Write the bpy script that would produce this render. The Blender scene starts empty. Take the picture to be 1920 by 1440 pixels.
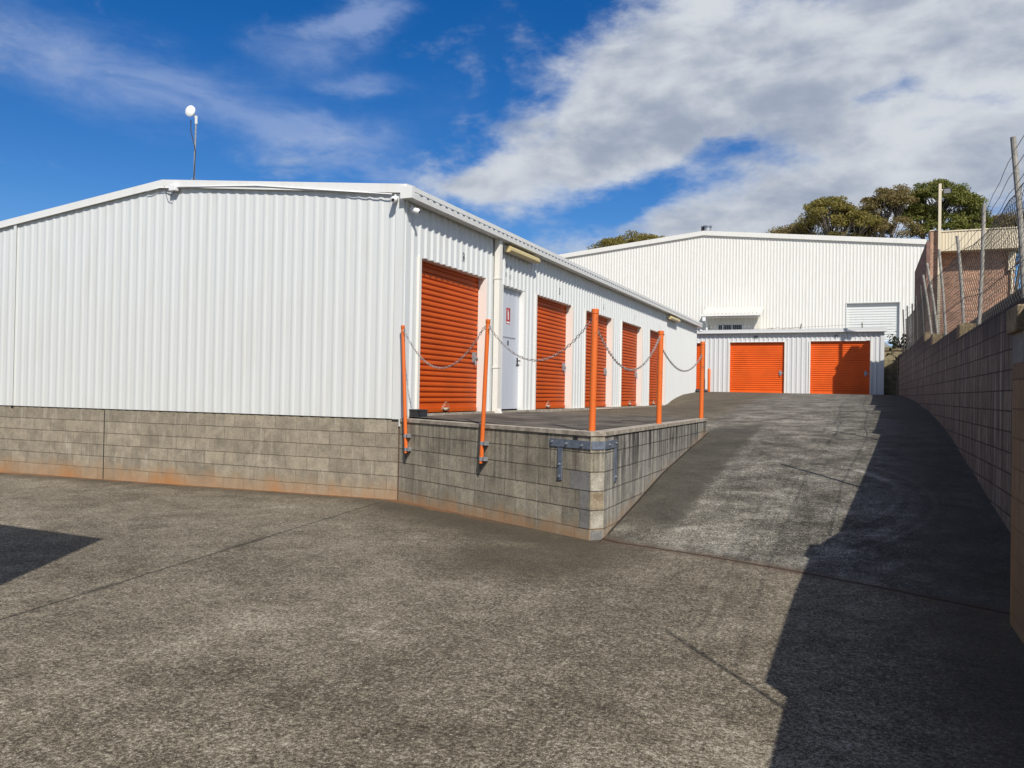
import bpy, math, random
from mathutils import Vector, Matrix
R = math.radians
SC = bpy.context.scene
COL = SC.collection

# ------------------------------------------------------------------ camera
cam = bpy.data.cameras.new("camera")
cam.sensor_width = 36.0
cam.lens = 36.0 * 1500.5 / 1920.0
cam.clip_start = 0.1
cam.clip_end = 3000.0
camo = bpy.data.objects.new("camera", cam)
COL.objects.link(camo)
SC.camera = camo
EYE = Vector((5.9742, -9.7632, 1.5363))
yaw, pitch, roll = -0.4106, 0.0098, 0.0177
fwd = Vector((math.sin(yaw) * math.cos(pitch), math.cos(yaw) * math.cos(pitch), math.sin(pitch)))
r0 = Vector((math.cos(yaw), -math.sin(yaw), 0))
u0 = r0.cross(fwd)
rt = math.cos(roll) * r0 + math.sin(roll) * u0
up = -math.sin(roll) * r0 + math.cos(roll) * u0
camo.matrix_world = Matrix(((rt.x, up.x, -fwd.x, EYE.x), (rt.y, up.y, -fwd.y, EYE.y),
                            (rt.z, up.z, -fwd.z, EYE.z), (0, 0, 0, 1)))

# ------------------------------------------------------------------ node helper
class NT:
    def __init__(s, tree):
        s.t = tree
    def new(s, typ, **kw):
        n = s.t.nodes.new(typ)
        for k, v in kw.items():
            setattr(n, k, v)
        return n
    def put(s, sock, v):
        if hasattr(v, "is_output"):
            s.t.links.new(v, sock)
        elif v is not None:
            if sock.type == "RGBA" and len(v) == 3:
                v = (*v, 1.0)
            sock.default_value = v
    def m(s, op, a, b=None, c=None, clamp=False):
        n = s.new("ShaderNodeMath", operation=op, use_clamp=clamp)
        s.put(n.inputs[0], a)
        if b is not None: s.put(n.inputs[1], b)
        if c is not None: s.put(n.inputs[2], c)
        return n.outputs[0]
    def ss(s, v, lo, hi, a=0.0, b=1.0):
        n = s.new("ShaderNodeMapRange", interpolation_type="SMOOTHSTEP")
        s.put(n.inputs[0], v); s.put(n.inputs[1], lo); s.put(n.inputs[2], hi)
        s.put(n.inputs[3], a); s.put(n.inputs[4], b)
        return n.outputs[0]
    def mix(s, f, a, b, blend="MIX"):
        n = s.new("ShaderNodeMix", data_type="RGBA", blend_type=blend)
        n.clamp_factor = True
        s.put(n.inputs[0], f); s.put(n.inputs[6], a); s.put(n.inputs[7], b)
        return n.outputs[2]
    def noise(s, vec, scale, detail=4.0, rough=0.55, dist=0.0):
        n = s.new("ShaderNodeTexNoise")
        s.put(n.inputs["Vector"], vec)
        n.inputs["Scale"].default_value = scale
        n.inputs["Detail"].default_value = detail
        n.inputs["Roughness"].default_value = rough
        n.inputs["Distortion"].default_value = dist
        return n.outputs["Fac"]
    def vmul(s, vec, k):
        n = s.new("ShaderNodeVectorMath", operation="MULTIPLY")
        s.put(n.inputs[0], vec); n.inputs[1].default_value = k
        return n.outputs[0]
    def vadd(s, vec, k):
        n = s.new("ShaderNodeVectorMath", operation="ADD")
        s.put(n.inputs[0], vec); s.put(n.inputs[1], k)
        return n.outputs[0]
    def sep(s, vec):
        n = s.new("ShaderNodeSeparateXYZ"); s.put(n.inputs[0], vec)
        return n.outputs
    def comb(s, x, y, z=0.0):
        n = s.new("ShaderNodeCombineXYZ")
        s.put(n.inputs[0], x); s.put(n.inputs[1], y); s.put(n.inputs[2], z)
        return n.outputs[0]
    def ramp(s, f, stops):
        n = s.new("ShaderNodeValToRGB")
        e = n.color_ramp.elements
        while len(e) < len(stops): e.new(0.5)
        for i, (p, c) in enumerate(stops):
            e[i].position = p; e[i].color = (*c, 1.0)
        s.put(n.inputs[0], f)
        return n.outputs[0]
    def pos(s):
        return s.new("ShaderNodeNewGeometry").outputs["Position"]
    def uv(s):
        return s.new("ShaderNodeTexCoord").outputs["UV"]
    def bump(s, h, strength=0.3, dist=0.01):
        n = s.new("ShaderNodeBump")
        n.inputs["Strength"].default_value = strength
        n.inputs["Distance"].default_value = dist
        s.put(n.inputs["Height"], h)
        return n.outputs[0]

def mat(name, col=None, rough=0.6, metal=0.0, spec=None):
    m = bpy.data.materials.new(name); m.use_nodes = True
    nt = NT(m.node_tree)
    b = m.node_tree.nodes["Principled BSDF"]
    if col is not None:
        nt.put(b.inputs["Base Color"], col)
    b.inputs["Roughness"].default_value = rough
    b.inputs["Metallic"].default_value = metal
    if spec is not None: b.inputs["Specular IOR Level"].default_value = spec
    return m, nt, b

# ------------------------------------------------------------------ world, sun, exposure
SUN_TO = Vector((0.665, -0.86, 1.0)).normalized()
SUN_EL = math.asin(SUN_TO.z)
SUN_AZ = math.atan2(SUN_TO.x, SUN_TO.y)
W = bpy.data.worlds.new("World"); SC.world = W; W.use_nodes = True
wt = NT(W.node_tree)
bg = W.node_tree.nodes["Background"]
sky = wt.new("ShaderNodeTexSky", sky_type="NISHITA")
sky.sun_disc = False
sky.sun_elevation = SUN_EL
sky.sun_rotation = SUN_AZ
sky.altitude = 600.0
sky.air_density = 1.0; sky.dust_density = 1.2; sky.ozone_density = 3.0
SKY_S = 0.08
bg.inputs[1].default_value = SKY_S
gen = wt.new("ShaderNodeTexCoord").outputs["Generated"]
dx, dy, dz = wt.sep(gen)
az = wt.m("ARCTAN2", dx, dy)
el = wt.m("ARCSINE", wt.m("MINIMUM", wt.m("MAXIMUM", dz, -1.0), 1.0))
vdir = wt.comb(az, wt.m("MULTIPLY", el, 2.0), 0.0)
waz = wt.m("ADD", az, wt.m("MULTIPLY", wt.m("SUBTRACT", wt.noise(vdir, 8.0, 6.0, 0.6), 0.5), 0.16))
wel = wt.m("ADD", el, wt.m("MULTIPLY", wt.m("SUBTRACT", wt.noise(wt.vadd(vdir, (5.0, 3.0, 1.0)), 8.0, 6.0, 0.6), 0.5), 0.07))
def blob(a, e, ra, re, rot, w):
    """soft patch of cloud cover centred on azimuth a, elevation e (radians)"""
    du = wt.m("SUBTRACT", waz, a); dv = wt.m("SUBTRACT", wel, e)
    c, s_ = math.cos(rot), math.sin(rot)
    p = wt.m("ADD", wt.m("MULTIPLY", du, c / ra), wt.m("MULTIPLY", dv, s_ / ra))
    q = wt.m("ADD", wt.m("MULTIPLY", du, -s_ / re), wt.m("MULTIPLY", dv, c / re))
    d2 = wt.m("ADD", wt.m("MULTIPLY", p, p), wt.m("MULTIPLY", q, q))
    return wt.m("MULTIPLY", wt.m("EXPONENT", wt.m("MULTIPLY", d2, -1.0)), w)
def total(lst):
    t = lst[0]
    for b in lst[1:]: t = wt.m("ADD", t, b)
    return t
cv = wt.comb(wt.m("MULTIPLY", az, 1.0), wt.m("MULTIPLY", el, 1.9), 0.0)
big = total([blob(0.02, 0.385, 0.36, 0.085, 0.10, 1.20), blob(-0.25, 0.40, 0.12, 0.06, 0.6, 0.75), blob(-0.20, 0.325, 0.20, 0.050, 0.42, 0.75),
             blob(-0.36, 0.288, 0.18, 0.036, 0.25, 0.85), blob(-0.48, 0.268, 0.07, 0.022, 0.15, 0.35),
             blob(-0.43, 0.240, 0.09, 0.020, -0.05, 0.55), blob(-0.265, 0.240, 0.085, 0.026, 0.2, -0.75), blob(0.10, 0.30, 0.17, 0.075, 0.1, 0.65),
             blob(-0.02, 0.22, 0.27, 0.060, 0.12, 1.10), blob(-0.25, 0.185, 0.12, 0.028, 0.15, 0.5),
             blob(0.6, 0.3, 0.4, 0.2, 0.0, 0.8), blob(-1.6, 0.25, 0.4, 0.1, 0.0, 0.5),
             blob(-0.15, 0.300, 0.050, 0.018, 0.3, -0.7), blob(0.02, 0.342, 0.06, 0.016, 0.2, -0.45), blob(-0.14, 0.350, 0.05, 0.012, 0.3, -0.6), blob(0.09, 0.325, 0.07, 0.012, -0.2, -0.45),
             blob(0.075, 0.295, 0.05, 0.010, 0.2, -0.35)])
# unseen broken cloud added outside the view to whiten the ambient light
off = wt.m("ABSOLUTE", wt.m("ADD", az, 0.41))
fill_cloud = wt.m("MAXIMUM", wt.ss(off, 0.85, 1.3), wt.ss(el, 0.52, 0.8))
big = wt.m("ADD", big, wt.m("MULTIPLY", fill_cloud, 0.48))
n1 = wt.noise(cv, 6.5, 9.0, 0.60, 0.25)
n2 = wt.noise(wt.vadd(cv, (4.0, 1.7, 0.3)), 20.0, 6.0, 0.6, 0.2)
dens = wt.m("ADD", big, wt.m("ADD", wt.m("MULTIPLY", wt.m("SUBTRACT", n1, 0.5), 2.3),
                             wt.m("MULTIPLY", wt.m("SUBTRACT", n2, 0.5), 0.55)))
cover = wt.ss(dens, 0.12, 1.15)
wis = total([blob(-0.95, 0.340, 0.17, 0.045, -0.12, 0.62), blob(-0.76, 0.318, 0.17, 0.034, -0.20, 0.58),
             blob(-0.63, 0.302, 0.08, 0.024, -0.08, 0.7), blob(-0.67, 0.390, 0.075, 0.030, 0.1, 0.6),
             blob(-0.60, 0.430, 0.05, 0.022, 0.3, 0.95), blob(-0.60, 0.355, 0.05, 0.012, 0.1, 0.6),
             blob(-0.60, 0.262, 0.12, 0.011, 0.0, 0.40), blob(-0.50, 0.345, 0.10, 0.04, 0.4, 0.18),
             blob(-0.44, 0.425, 0.10, 0.03, 0.4, 0.15)])
wn = wt.noise(wt.vmul(cv, (1.0, 1.5, 1.0)), 9.0, 8.0, 0.62, 0.5)
wdens = wt.m("MULTIPLY", wis, wt.m("ADD", wt.m("MULTIPLY", wn, 1.5), -0.05))
wcover = wt.ss(wdens, 0.05, 0.80, 0.0, 0.58)
body = wt.noise(wt.vadd(cv, (1.3, 0.05, 2.0)), 7.0, 6.0, 0.55, 0.2)
lit = wt.ss(wt.m("ADD", body, wt.m("MULTIPLY", wt.m("SUBTRACT", dens, 0.8), -0.10)), 0.27, 0.60)
CK = 1.0 / SKY_S
ccol = wt.mix(lit, tuple(CK * c for c in (0.33, 0.385, 0.49)), tuple(CK * c for c in (0.65, 0.685, 0.735)))
hs = wt.new("ShaderNodeHueSaturation")
hs.inputs["Hue"].default_value = 0.511
hs.inputs["Saturation"].default_value = 1.42
hs.inputs["Value"].default_value = 1.34
wt.put(hs.inputs["Color"], sky.outputs[0])
c1 = wt.mix(wcover, hs.outputs[0], tuple(CK * c for c in (0.36, 0.46, 0.70)))
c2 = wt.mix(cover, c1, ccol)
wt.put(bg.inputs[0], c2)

sl = bpy.data.lights.new("sun", "SUN"); sl.energy = 5.0; sl.angle = R(0.5); sl.color = (1.0, 0.955, 0.89)
so = bpy.data.objects.new("sun", sl); COL.objects.link(so)
so.rotation_euler = SUN_TO.to_track_quat("Z", "Y").to_euler()
so.location = (20, -30, 40)
SC.view_settings.view_transform = "Standard"
SC.view_settings.look = "None"
SC.view_settings.exposure = 0.0
SC.view_settings.gamma = 1.0
SC.render.film_transparent = False
SC.cycles.use_denoising = True
SC.cycles.max_bounces = 6

# ------------------------------------------------------------------ objects helper
WO = {}
def tag(o, label=None, cat=None, group=None, kind=None):
    if label: o["label"] = label
    if cat: o["category"] = cat
    if group: o["group"] = group
    if kind: o["kind"] = kind
    return o
def thing(name, label, cat, loc, group=None):
    o = bpy.data.objects.new(name, None)
    o.empty_display_size = 0.3
    COL.objects.link(o); o.location = loc
    WO[o] = Vector(loc)
    return tag(o, label, cat, group)

class MB:
    def __init__(s):
        s.v = []; s.f = []; s.mi = []
    def add(s, vs, fs, mi=0):
        k = len(s.v)
        s.v += [tuple(p) for p in vs]
        for f in fs:
            s.f.append(tuple(i + k for i in f)); s.mi.append(mi)
        return s
    def quad(s, a, b, c, d, mi=0):
        return s.add([a, b, c, d], [(0, 1, 2, 3)], mi)
    def box(s, x0, y0, z0, x1, y1, z1, mi=0):
        x0, x1 = min(x0, x1), max(x0, x1); y0, y1 = min(y0, y1), max(y0, y1); z0, z1 = min(z0, z1), max(z0, z1)
        vs = [(x0, y0, z0), (x1, y0, z0), (x1, y1, z0), (x0, y1, z0), (x0, y0, z1), (x1, y0, z1), (x1, y1, z1), (x0, y1, z1)]
        return s.add(vs, [(0, 3, 2, 1), (4, 5, 6, 7), (0, 1, 5, 4), (1, 2, 6, 5), (2, 3, 7, 6), (3, 0, 4, 7)], mi)
    def obox(s, c, ax, ay, az_, mi=0):
        """box from centre and three half-axis vectors"""
        c, ax, ay, az_ = Vector(c), Vector(ax), Vector(ay), Vector(az_)
        vs = [c + i * ax + j * ay + k * az_ for k in (-1, 1) for (i, j) in ((-1, -1), (1, -1), (1, 1), (-1, 1))]
        return s.add(vs, [(0, 3, 2, 1), (4, 5, 6, 7), (0, 1, 5, 4), (1, 2, 6, 5), (2, 3, 7, 6), (3, 0, 4, 7)], mi)
    def prism(s, poly, z0, z1, mi=0, top=True, bottom=True):
        n = len(poly)
        vs = [(x, y, z0) for x, y in poly] + [(x, y, z1) for x, y in poly]
        fs = [(i, (i + 1) % n, n + (i + 1) % n, n + i) for i in range(n)]
        if bottom: fs.append(tuple(range(n - 1, -1, -1)))
        if top: fs.append(tuple(range(n, 2 * n)))
        return s.add(vs, fs, mi)
    def extrude(s, prof, o, a, b, d, mi=0, cap=True):
        """closed 2D profile in axes a, b at o, swept by vector d"""
        o, a, b, d = Vector(o), Vector(a), Vector(b), Vector(d)
        n = len(prof)
        p0 = [o + a * x + b * y for x, y in prof]
        vs = p0 + [p + d for p in p0]
        fs = [(i, (i + 1) % n, n + (i + 1) % n, n + i) for i in range(n)]
        if cap: fs += [tuple(range(n - 1, -1, -1)), tuple(range(n, 2 * n))]
        return s.add(vs, fs, mi)
    def tube(s, pts, r, n=10, cap=True, mi=0):
        pts = [Vector(p) for p in pts]
        rs = r if isinstance(r, (list, tuple)) else [r] * len(pts)
        vs = []; prev = None
        for i, p in enumerate(pts):
            t = (pts[min(i + 1, len(pts) - 1)] - pts[max(i - 1, 0)]).normalized()
            if prev is None:
                ref = Vector((0, 0, 1)) if abs(t.z) < 0.9 else Vector((1, 0, 0))
                a = t.cross(ref).normalized()
            else:
                a = (prev - t * prev.dot(t)).normalized()
            prev = a; b = t.cross(a)
            for k in range(n):
                th = 2 * math.pi * k / n
                vs.append(p + (a * math.cos(th) + b * math.sin(th)) * rs[i])
        fs = []
        for i in range(len(pts) - 1):
            for k in range(n):
                k2 = (k + 1) % n
                fs.append((i * n + k, i * n + k2, (i + 1) * n + k2, (i + 1) * n + k))
        if cap:
            fs.append(tuple(range(n - 1, -1, -1)))
            fs.append(tuple((len(pts) - 1) * n + k for k in range(n)))
        return s.add(vs, fs, mi)
    def build(s, name, m, parent=None, smooth=False, loc=None, uv=True, bevel=0.0):
        if parent is not None:
            o = WO[parent]
        elif loc is not None:
            o = Vector(loc)
        else:
            xs = [p[0] for p in s.v]; ys = [p[1] for p in s.v]; zs = [p[2] for p in s.v]
            o = Vector(((min(xs) + max(xs)) / 2, (min(ys) + max(ys)) / 2, min(zs)))
        me = bpy.data.meshes.new(name)
        me.from_pydata([(p[0] - o.x, p[1] - o.y, p[2] - o.z) for p in s.v], [], s.f)
        for mm in (m if isinstance(m, (list, tuple)) else [m]):
            me.materials.append(mm)
        if any(s.mi): me.polygons.foreach_set("material_index", s.mi)
        if uv:
            lay = me.uv_layers.new(name="UVMap").data
            for p in me.polygons:
                n = p.normal
                if abs(n.z) > 0.75:
                    for li in p.loop_indices:
                        c = s.v[me.loops[li].vertex_index]; lay[li].uv = (c[0], c[1])
                else:
                    h = math.hypot(n.x, n.y); tx, ty = -n.y / h, n.x / h
                    for li in p.loop_indices:
                        c = s.v[me.loops[li].vertex_index]; lay[li].uv = (c[0] * tx + c[1] * ty, c[2])
        if smooth is True:
            me.polygons.foreach_set("use_smooth", [True] * len(me.polygons))
        me.update()
        ob = bpy.data.objects.new(name, me); COL.objects.link(ob)
        WO[ob] = o
        if smooth == "auto":
            me.polygons.foreach_set("use_smooth", [True] * len(me.polygons))
            me.set_sharp_from_angle(angle=R(35))
        if bevel:
            bv = ob.modifiers.new("bevel", "BEVEL"); bv.width = bevel; bv.segments = 2; bv.limit_method = "ANGLE"
        if parent is not None: ob.parent = parent
        else: ob.location = o
        return ob

def text_mesh(s, size, o, ax, ay, mb, bold=0.03):
    """flat lettering added to mb: o = lower-left corner, ax/ay = unit axes"""
    cu = bpy.data.curves.new("t", "FONT"); cu.body = s; cu.size = size; cu.offset = size * bold
    cu.resolution_u = 3
    ob = bpy.data.objects.new("t", cu); COL.objects.link(ob)
    dg = bpy.context.evaluated_depsgraph_get(); dg.update()
    me = ob.evaluated_get(dg).to_mesh()
    o, ax, ay = Vector(o), Vector(ax), Vector(ay)
    mb.add([o + ax * v.co.x + ay * v.co.y for v in me.vertices], [tuple(p.vertices) for p in me.polygons])
    ob.evaluated_get(dg).to_mesh_clear()
    bpy.data.objects.remove(ob); bpy.data.curves.remove(cu)

def lerp_tab(tab, y):
    if y <= tab[0][0]: return tab[0][1]
    for (a, va), (b, vb) in zip(tab, tab[1:]):
        if y <= b:
            return va + (vb - va) * (y - a) / (b - a)
    return tab[-1][1]
def smooth(t):
    t = max(0.0, min(1.0, t)); return t * t * (3 - 2 * t)
# ------------------------------------------------------------------ materials
def painted_metal(name, col, rough=0.42, dirt=0.03, streak=0.025):
    m, t, b = mat(name, None, rough)
    p = t.pos()
    n = t.noise(t.vmul(p, (3.0, 3.0, 0.35)), 2.0, 5.0, 0.6)
    n2 = t.noise(p, 0.5, 3.0)
    dark = tuple(c * (1 - 2.5 * streak) * k for c, k in zip(col, (1.0, 0.985, 0.95)))
    c = t.mix(t.ss(n, 0.45, 0.78), col, dark)
    c = t.mix(t.ss(n2, 0.4, 0.75, 0.0, dirt * 4), c, tuple(x * 0.9 for x in col))
    t.put(b.inputs["Base Color"], c)
    t.put(b.inputs["Roughness"], t.ss(n, 0.3, 0.8, rough - 0.05, rough + 0.15))
    return m
M_CLAD = painted_metal("white_cladding", (0.66, 0.675, 0.65))
M_CLAD2 = painted_metal("grey_white_cladding", (0.62, 0.62, 0.605))
M_CLAD3 = painted_metal("warehouse_cladding", (0.70, 0.69, 0.635), 0.5, 0.05, 0.04)
M_TRIM = painted_metal("white_trim", (0.74, 0.74, 0.70), 0.4)
M_CREAMTRIM = painted_metal("cream_white_trim", (0.74, 0.71, 0.64), 0.45)
M_GREYTRIM = painted_metal("grey_gutter_paint", (0.60, 0.60, 0.585), 0.45)
M_BEIGE = painted_metal("cream_fascia_paint", (0.66, 0.575, 0.41), 0.5)
M_WDOOR = painted_metal("white_roller_paint", (0.66, 0.68, 0.65), 0.5)

def roller_paint(name, col, rough=0.42):
    m, t, b = mat(name, None, rough, 0.0, 0.25)
    p = t.pos()
    n = t.noise(p, 1.3, 4.0); n2 = t.noise(t.vmul(p, (8, 8, 1.2)), 3.0, 4.0)
    c = t.mix(t.ss(n, 0.35, 0.7), col, tuple(x * 0.86 for x in col))
    c = t.mix(t.ss(n2, 0.55, 0.85, 0, 0.35), c, (col[0] * 0.8, col[1] * 1.25, col[2] * 3 + 0.01))
    t.put(b.inputs["Base Color"], c)
    return m
M_ORANGE = roller_paint("orange_roller_paint", (0.60, 0.092, 0.005), 0.5)
M_ORANGE2 = roller_paint("bright_orange_roller_paint", (0.80, 0.125, 0.014), 0.45)
M_POST, t_, b_ = mat("orange_post_paint", None, 0.45)
_n = t_.noise(t_.pos(), 14.0, 5.0, 0.65)
t_.put(b_.inputs["Base Color"], t_.mix(t_.ss(_n, 0.58, 0.74), (0.70, 0.145, 0.022), (0.36, 0.10, 0.035)))
M_DOORGREY = painted_metal("pale_blue_grey_door_paint", (0.53, 0.56, 0.605), 0.35)
M_BLACKPL, _, _ = mat("black_plastic", (0.022, 0.023, 0.026), 0.5)
M_DARK, _, _ = mat("dark_void", (0.02, 0.02, 0.02), 0.9)
M_INK, _, _ = mat("black_lettering", (0.02, 0.02, 0.022), 0.6)
M_GHOST, _, _ = mat("faded_lettering", (0.42, 0.43, 0.43), 0.6)
M_INK2, _, _ = mat("grey_lettering", (0.10, 0.11, 0.11), 0.6)
M_RED, _, _ = mat("sign_red", (0.42, 0.02, 0.02), 0.4)
M_WHITEPL, _, _ = mat("white_plastic", (0.78, 0.78, 0.76), 0.35)
M_YELLOWPL, _, _ = mat("yellowed_diffuser", (0.62, 0.50, 0.24), 0.3)
M_ROPE, _, _ = mat("pale_rope", (0.42, 0.35, 0.27), 0.8)
M_GLASS, _, _ = mat("dark_window_glass", (0.012, 0.014, 0.016), 0.08)
M_BLUE, _, _ = mat("pale_blue_paint", (0.36, 0.52, 0.72), 0.5)

def galv(name, col, rough=0.5, metal=0.6):
    m, t, b = mat(name, None, rough, metal)
    n = t.noise(t.pos(), 22.0, 5.0, 0.6)
    t.put(b.inputs["Base Color"], t.mix(t.ss(n, 0.35, 0.7), col, tuple(c * 0.6 for c in col)))
    return m
M_GALV = galv("galvanised_steel", (0.42, 0.44, 0.46))
M_STRAP = galv("galvanised_strap", (0.17, 0.20, 0.25), 0.6, 0.25)
M_CHAIN = galv("chain_steel", (0.46, 0.42, 0.39), 0.45, 0.35)
M_WIRE, _, _ = mat("weathered_wire", (0.085, 0.078, 0.068), 0.7, 0.2)
M_FPOST = galv("weathered_fence_pipe", (0.36, 0.335, 0.285), 0.7, 0.1)

def blocks(name, base, var, mortar, zoff=0.11, rust=None, streak=0.0, light=0.25, algae=0.0, grid=(0.4, 0.2), bed=0.0, msize=0.005, top=None):
    """hollow concrete block masonry; uv in metres. rust = (y slope, y0, reach) of the soil staining above the paving"""
    m, t, b = mat(name, None, 0.88, 0.0, 0.25)
    p = t.pos(); px, py, pz = t.sep(p)
    u, v, _ = t.sep(t.uv())
    vv = t.m("ADD", v, 2.0 - zoff)
    wob = t.noise(p, 3.0, 2.0)
    vec = t.comb(u, t.m("ADD", vv, t.m("MULTIPLY", t.m("SUBTRACT", wob, 0.5), 0.010)))
    br = t.new("ShaderNodeTexBrick"); br.offset = 0.5
    t.put(br.inputs["Vector"], vec)
    br.inputs["Scale"].default_value = 1.0
    br.inputs["Brick Width"].default_value = grid[0]; br.inputs["Row Height"].default_value = grid[1]
    br.inputs["Mortar Size"].default_value = msize; br.inputs["Mortar Smooth"].default_value = 0.25
    br.inputs["Bias"].default_value = 0.0
    t.put(br.inputs["Color1"], tuple(c * (1 - var) for c in base)); t.put(br.inputs["Color2"], tuple(c * (1 + var) for c in base))
    t.put(br.inputs["Mortar"], mortar)
    c = br.outputs["Color"]
    fine = t.noise(p, 45.0, 4.0, 0.7)
    blot = t.noise(t.vadd(p, (3.0, 1.0, 2.0)), 7.0, 6.0, 0.72)
    c = t.mix(0.8, c, t.mix(t.ss(t.m("ADD", t.m("MULTIPLY", fine, 0.5), t.m("MULTIPLY", blot, 0.5)), 0.34, 0.66), (0.30, 0.30, 0.30), (0.70, 0.69, 0.66)), "OVERLAY")
    sv = t.comb(t.m("MULTIPLY", u, 9.0), t.m("MULTIPLY", v, 0.9), 0.0)
    st = t.noise(sv, 1.5, 5.0, 0.65, 0.3)
    c = t.mix(t.ss(st, 0.55, 0.72, 0.0, light), c, (0.50, 0.47, 0.40))
    mid = t.noise(p, 2.6, 5.0, 0.6)
    c = t.mix(t.ss(mid, 0.48, 0.70, 0.0, 0.55), c, tuple(x * 0.55 for x in base))
    if streak:
        s1 = t.noise(t.comb(t.m("MULTIPLY", u, 7.0), t.m("MULTIPLY", v, 0.35), 3.0), 1.6, 5.0, 0.7, 0.2)
        s2 = t.noise(t.comb(t.m("MULTIPLY", u, 11.0), t.m("MULTIPLY", v, 0.5), 7.0), 1.2, 4.0, 0.6)
        c = t.mix(t.m("MULTIPLY", t.ss(s1, 0.42, 0.58, 0.0, streak), t.ss(t.m("ADD", v, t.m("MULTIPLY", s2, 0.7)), 0.62, 1.4, 0.25, 1.0)), c, (0.035, 0.030, 0.030))
        c = t.mix(t.ss(s2, 0.55, 0.70, 0.0, streak * 0.75), c, (0.52, 0.50, 0.44))
    if top:      # black lichen running down from the top of the wall
        tn = t.noise(t.comb(t.m("MULTIPLY", u, 5.0), t.m("MULTIPLY", v, 0.6), 9.0), 1.5, 5.0, 0.65)
        tz = t.m("SUBTRACT", t.m("ADD", pz, t.m("MULTIPLY", t.m("SUBTRACT", tn, 0.5), 1.1)), t.m("MULTIPLY", py, top[1]))
        c = t.mix(t.ss(tz, top[0] - 0.75, top[0] - 0.05, 0.0, 0.8), c, (0.018, 0.017, 0.018))
    if bed:
        fr = t.m("MODULO", t.m("ADD", t.m("ADD", vv, t.m("MULTIPLY", t.m("SUBTRACT", wob, 0.5), 0.010)), 0.1), 0.2)
        bl = t.ss(t.m("ABSOLUTE", t.m("SUBTRACT", fr, 0.1)), 0.011, 0.004)
        bn = t.noise(t.comb(t.m("MULTIPLY", u, 2.0), t.m("FLOOR", t.m("MULTIPLY", vv, 5.0)), 0.0), 1.5, 3.0)
        c = t.mix(t.m("MULTIPLY", bl, t.ss(bn, 0.25, 0.55, bed * 0.5, bed)), c, (0.030, 0.024, 0.019))
    if algae:
        a = t.noise(p, 1.1, 5.0, 0.65)
        c = t.mix(t.ss(a, 0.42, 0.66, 0.0, algae), c, (0.028, 0.026, 0.022))
    if rust:
        sl_, y0, reach, amt = rust
        h = t.m("SUBTRACT", pz, t.m("MULTIPLY", t.m("SUBTRACT", py, y0), sl_))
        rn = t.noise(t.vmul(p, (1.0, 1.0, 0.4)), 3.6, 6.0, 0.7)
        hh = t.m("ADD", h, t.m("MULTIPLY", t.m("SUBTRACT", rn, 0.55), 0.55))
        lf = t.noise(t.vmul(p, (1.0, 1.0, 0.0)), 0.55, 3.0, 0.6)
        c = t.mix(t.ss(hh, reach * 1.5, 0.0, 0.0, 0.5), c, (0.36, 0.235, 0.13))
        c = t.mix(t.m("MULTIPLY", t.ss(hh, reach, -0.12, 0.0, amt), t.ss(lf, 0.45, 0.62, 0.12, 1.0)), c, (0.44, 0.19, 0.055))
    t.put(b.inputs["Base Color"], c)
    hgt = t.m("ADD", t.m("MULTIPLY", t.m("SUBTRACT", 1.0, br.outputs["Fac"]), 1.0), t.m("MULTIPLY", fine, 0.25))
    t.put(b.inputs["Normal"], t.bump(hgt, 0.7, 0.006))
    return m
M_BLK_GABLE = blocks("warm_grey_blockwork", (0.30, 0.262, 0.200), 0.16, (0.21, 0.178, 0.13), rust=(0.0, 0.0, 0.18, 0.7), light=0.5, bed=0.35)
M_BLK_FRONT = blocks("grey_brown_blockwork", (0.31, 0.278, 0.212), 0.20, (0.12, 0.10, 0.075), rust=(0.0, 0.0, 0.14, 0.5), light=0.2, bed=0.5, msize=0.004, streak=0.4)
M_BLK_SIDE = blocks("streaked_blockwork", (0.30, 0.285, 0.25), 0.12, (0.13, 0.11, 0.085), rust=(0.135, -1.5, 0.12, 0.25), streak=0.95, light=0.6, bed=0.55, msize=0.003)
M_BLK_RIGHT = blocks("weathered_dark_blockwork", (0.215, 0.172, 0.132), 0.14, (0.13, 0.105, 0.08), zoff=0.034, streak=0.6, light=0.25, bed=0.9, msize=0.003, top=(2.65, 0.045))
M_BLK_NEAR = blocks("rust_stained_blockwork", (0.20, 0.13, 0.075), 0.28, (0.10, 0.065, 0.04), zoff=0.08, rust=(0.0, 0.0, 2.1, 0.45), light=0.3, bed=0.8, msize=0.004, streak=0.3)
M_BLK_MOSS = blocks("mossy_blockwork", (0.24, 0.20, 0.12), 0.15, (0.07, 0.06, 0.04), algae=0.6, light=0.2)
M_BRICK = blocks("pink_brown_brickwork", (0.46, 0.265, 0.175), 0.20, (0.50, 0.40, 0.31), zoff=0.0, light=0.05, grid=(0.30, 0.115), msize=0.008)
M_BRICK_SHADE = blocks("shaded_brickwork", (0.22, 0.13, 0.105), 0.16, (0.24, 0.18, 0.15), zoff=0.0, light=0.03, grid=(0.24, 0.086))  # darker copy of the brick, the side wall's shade put into its colour

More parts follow.
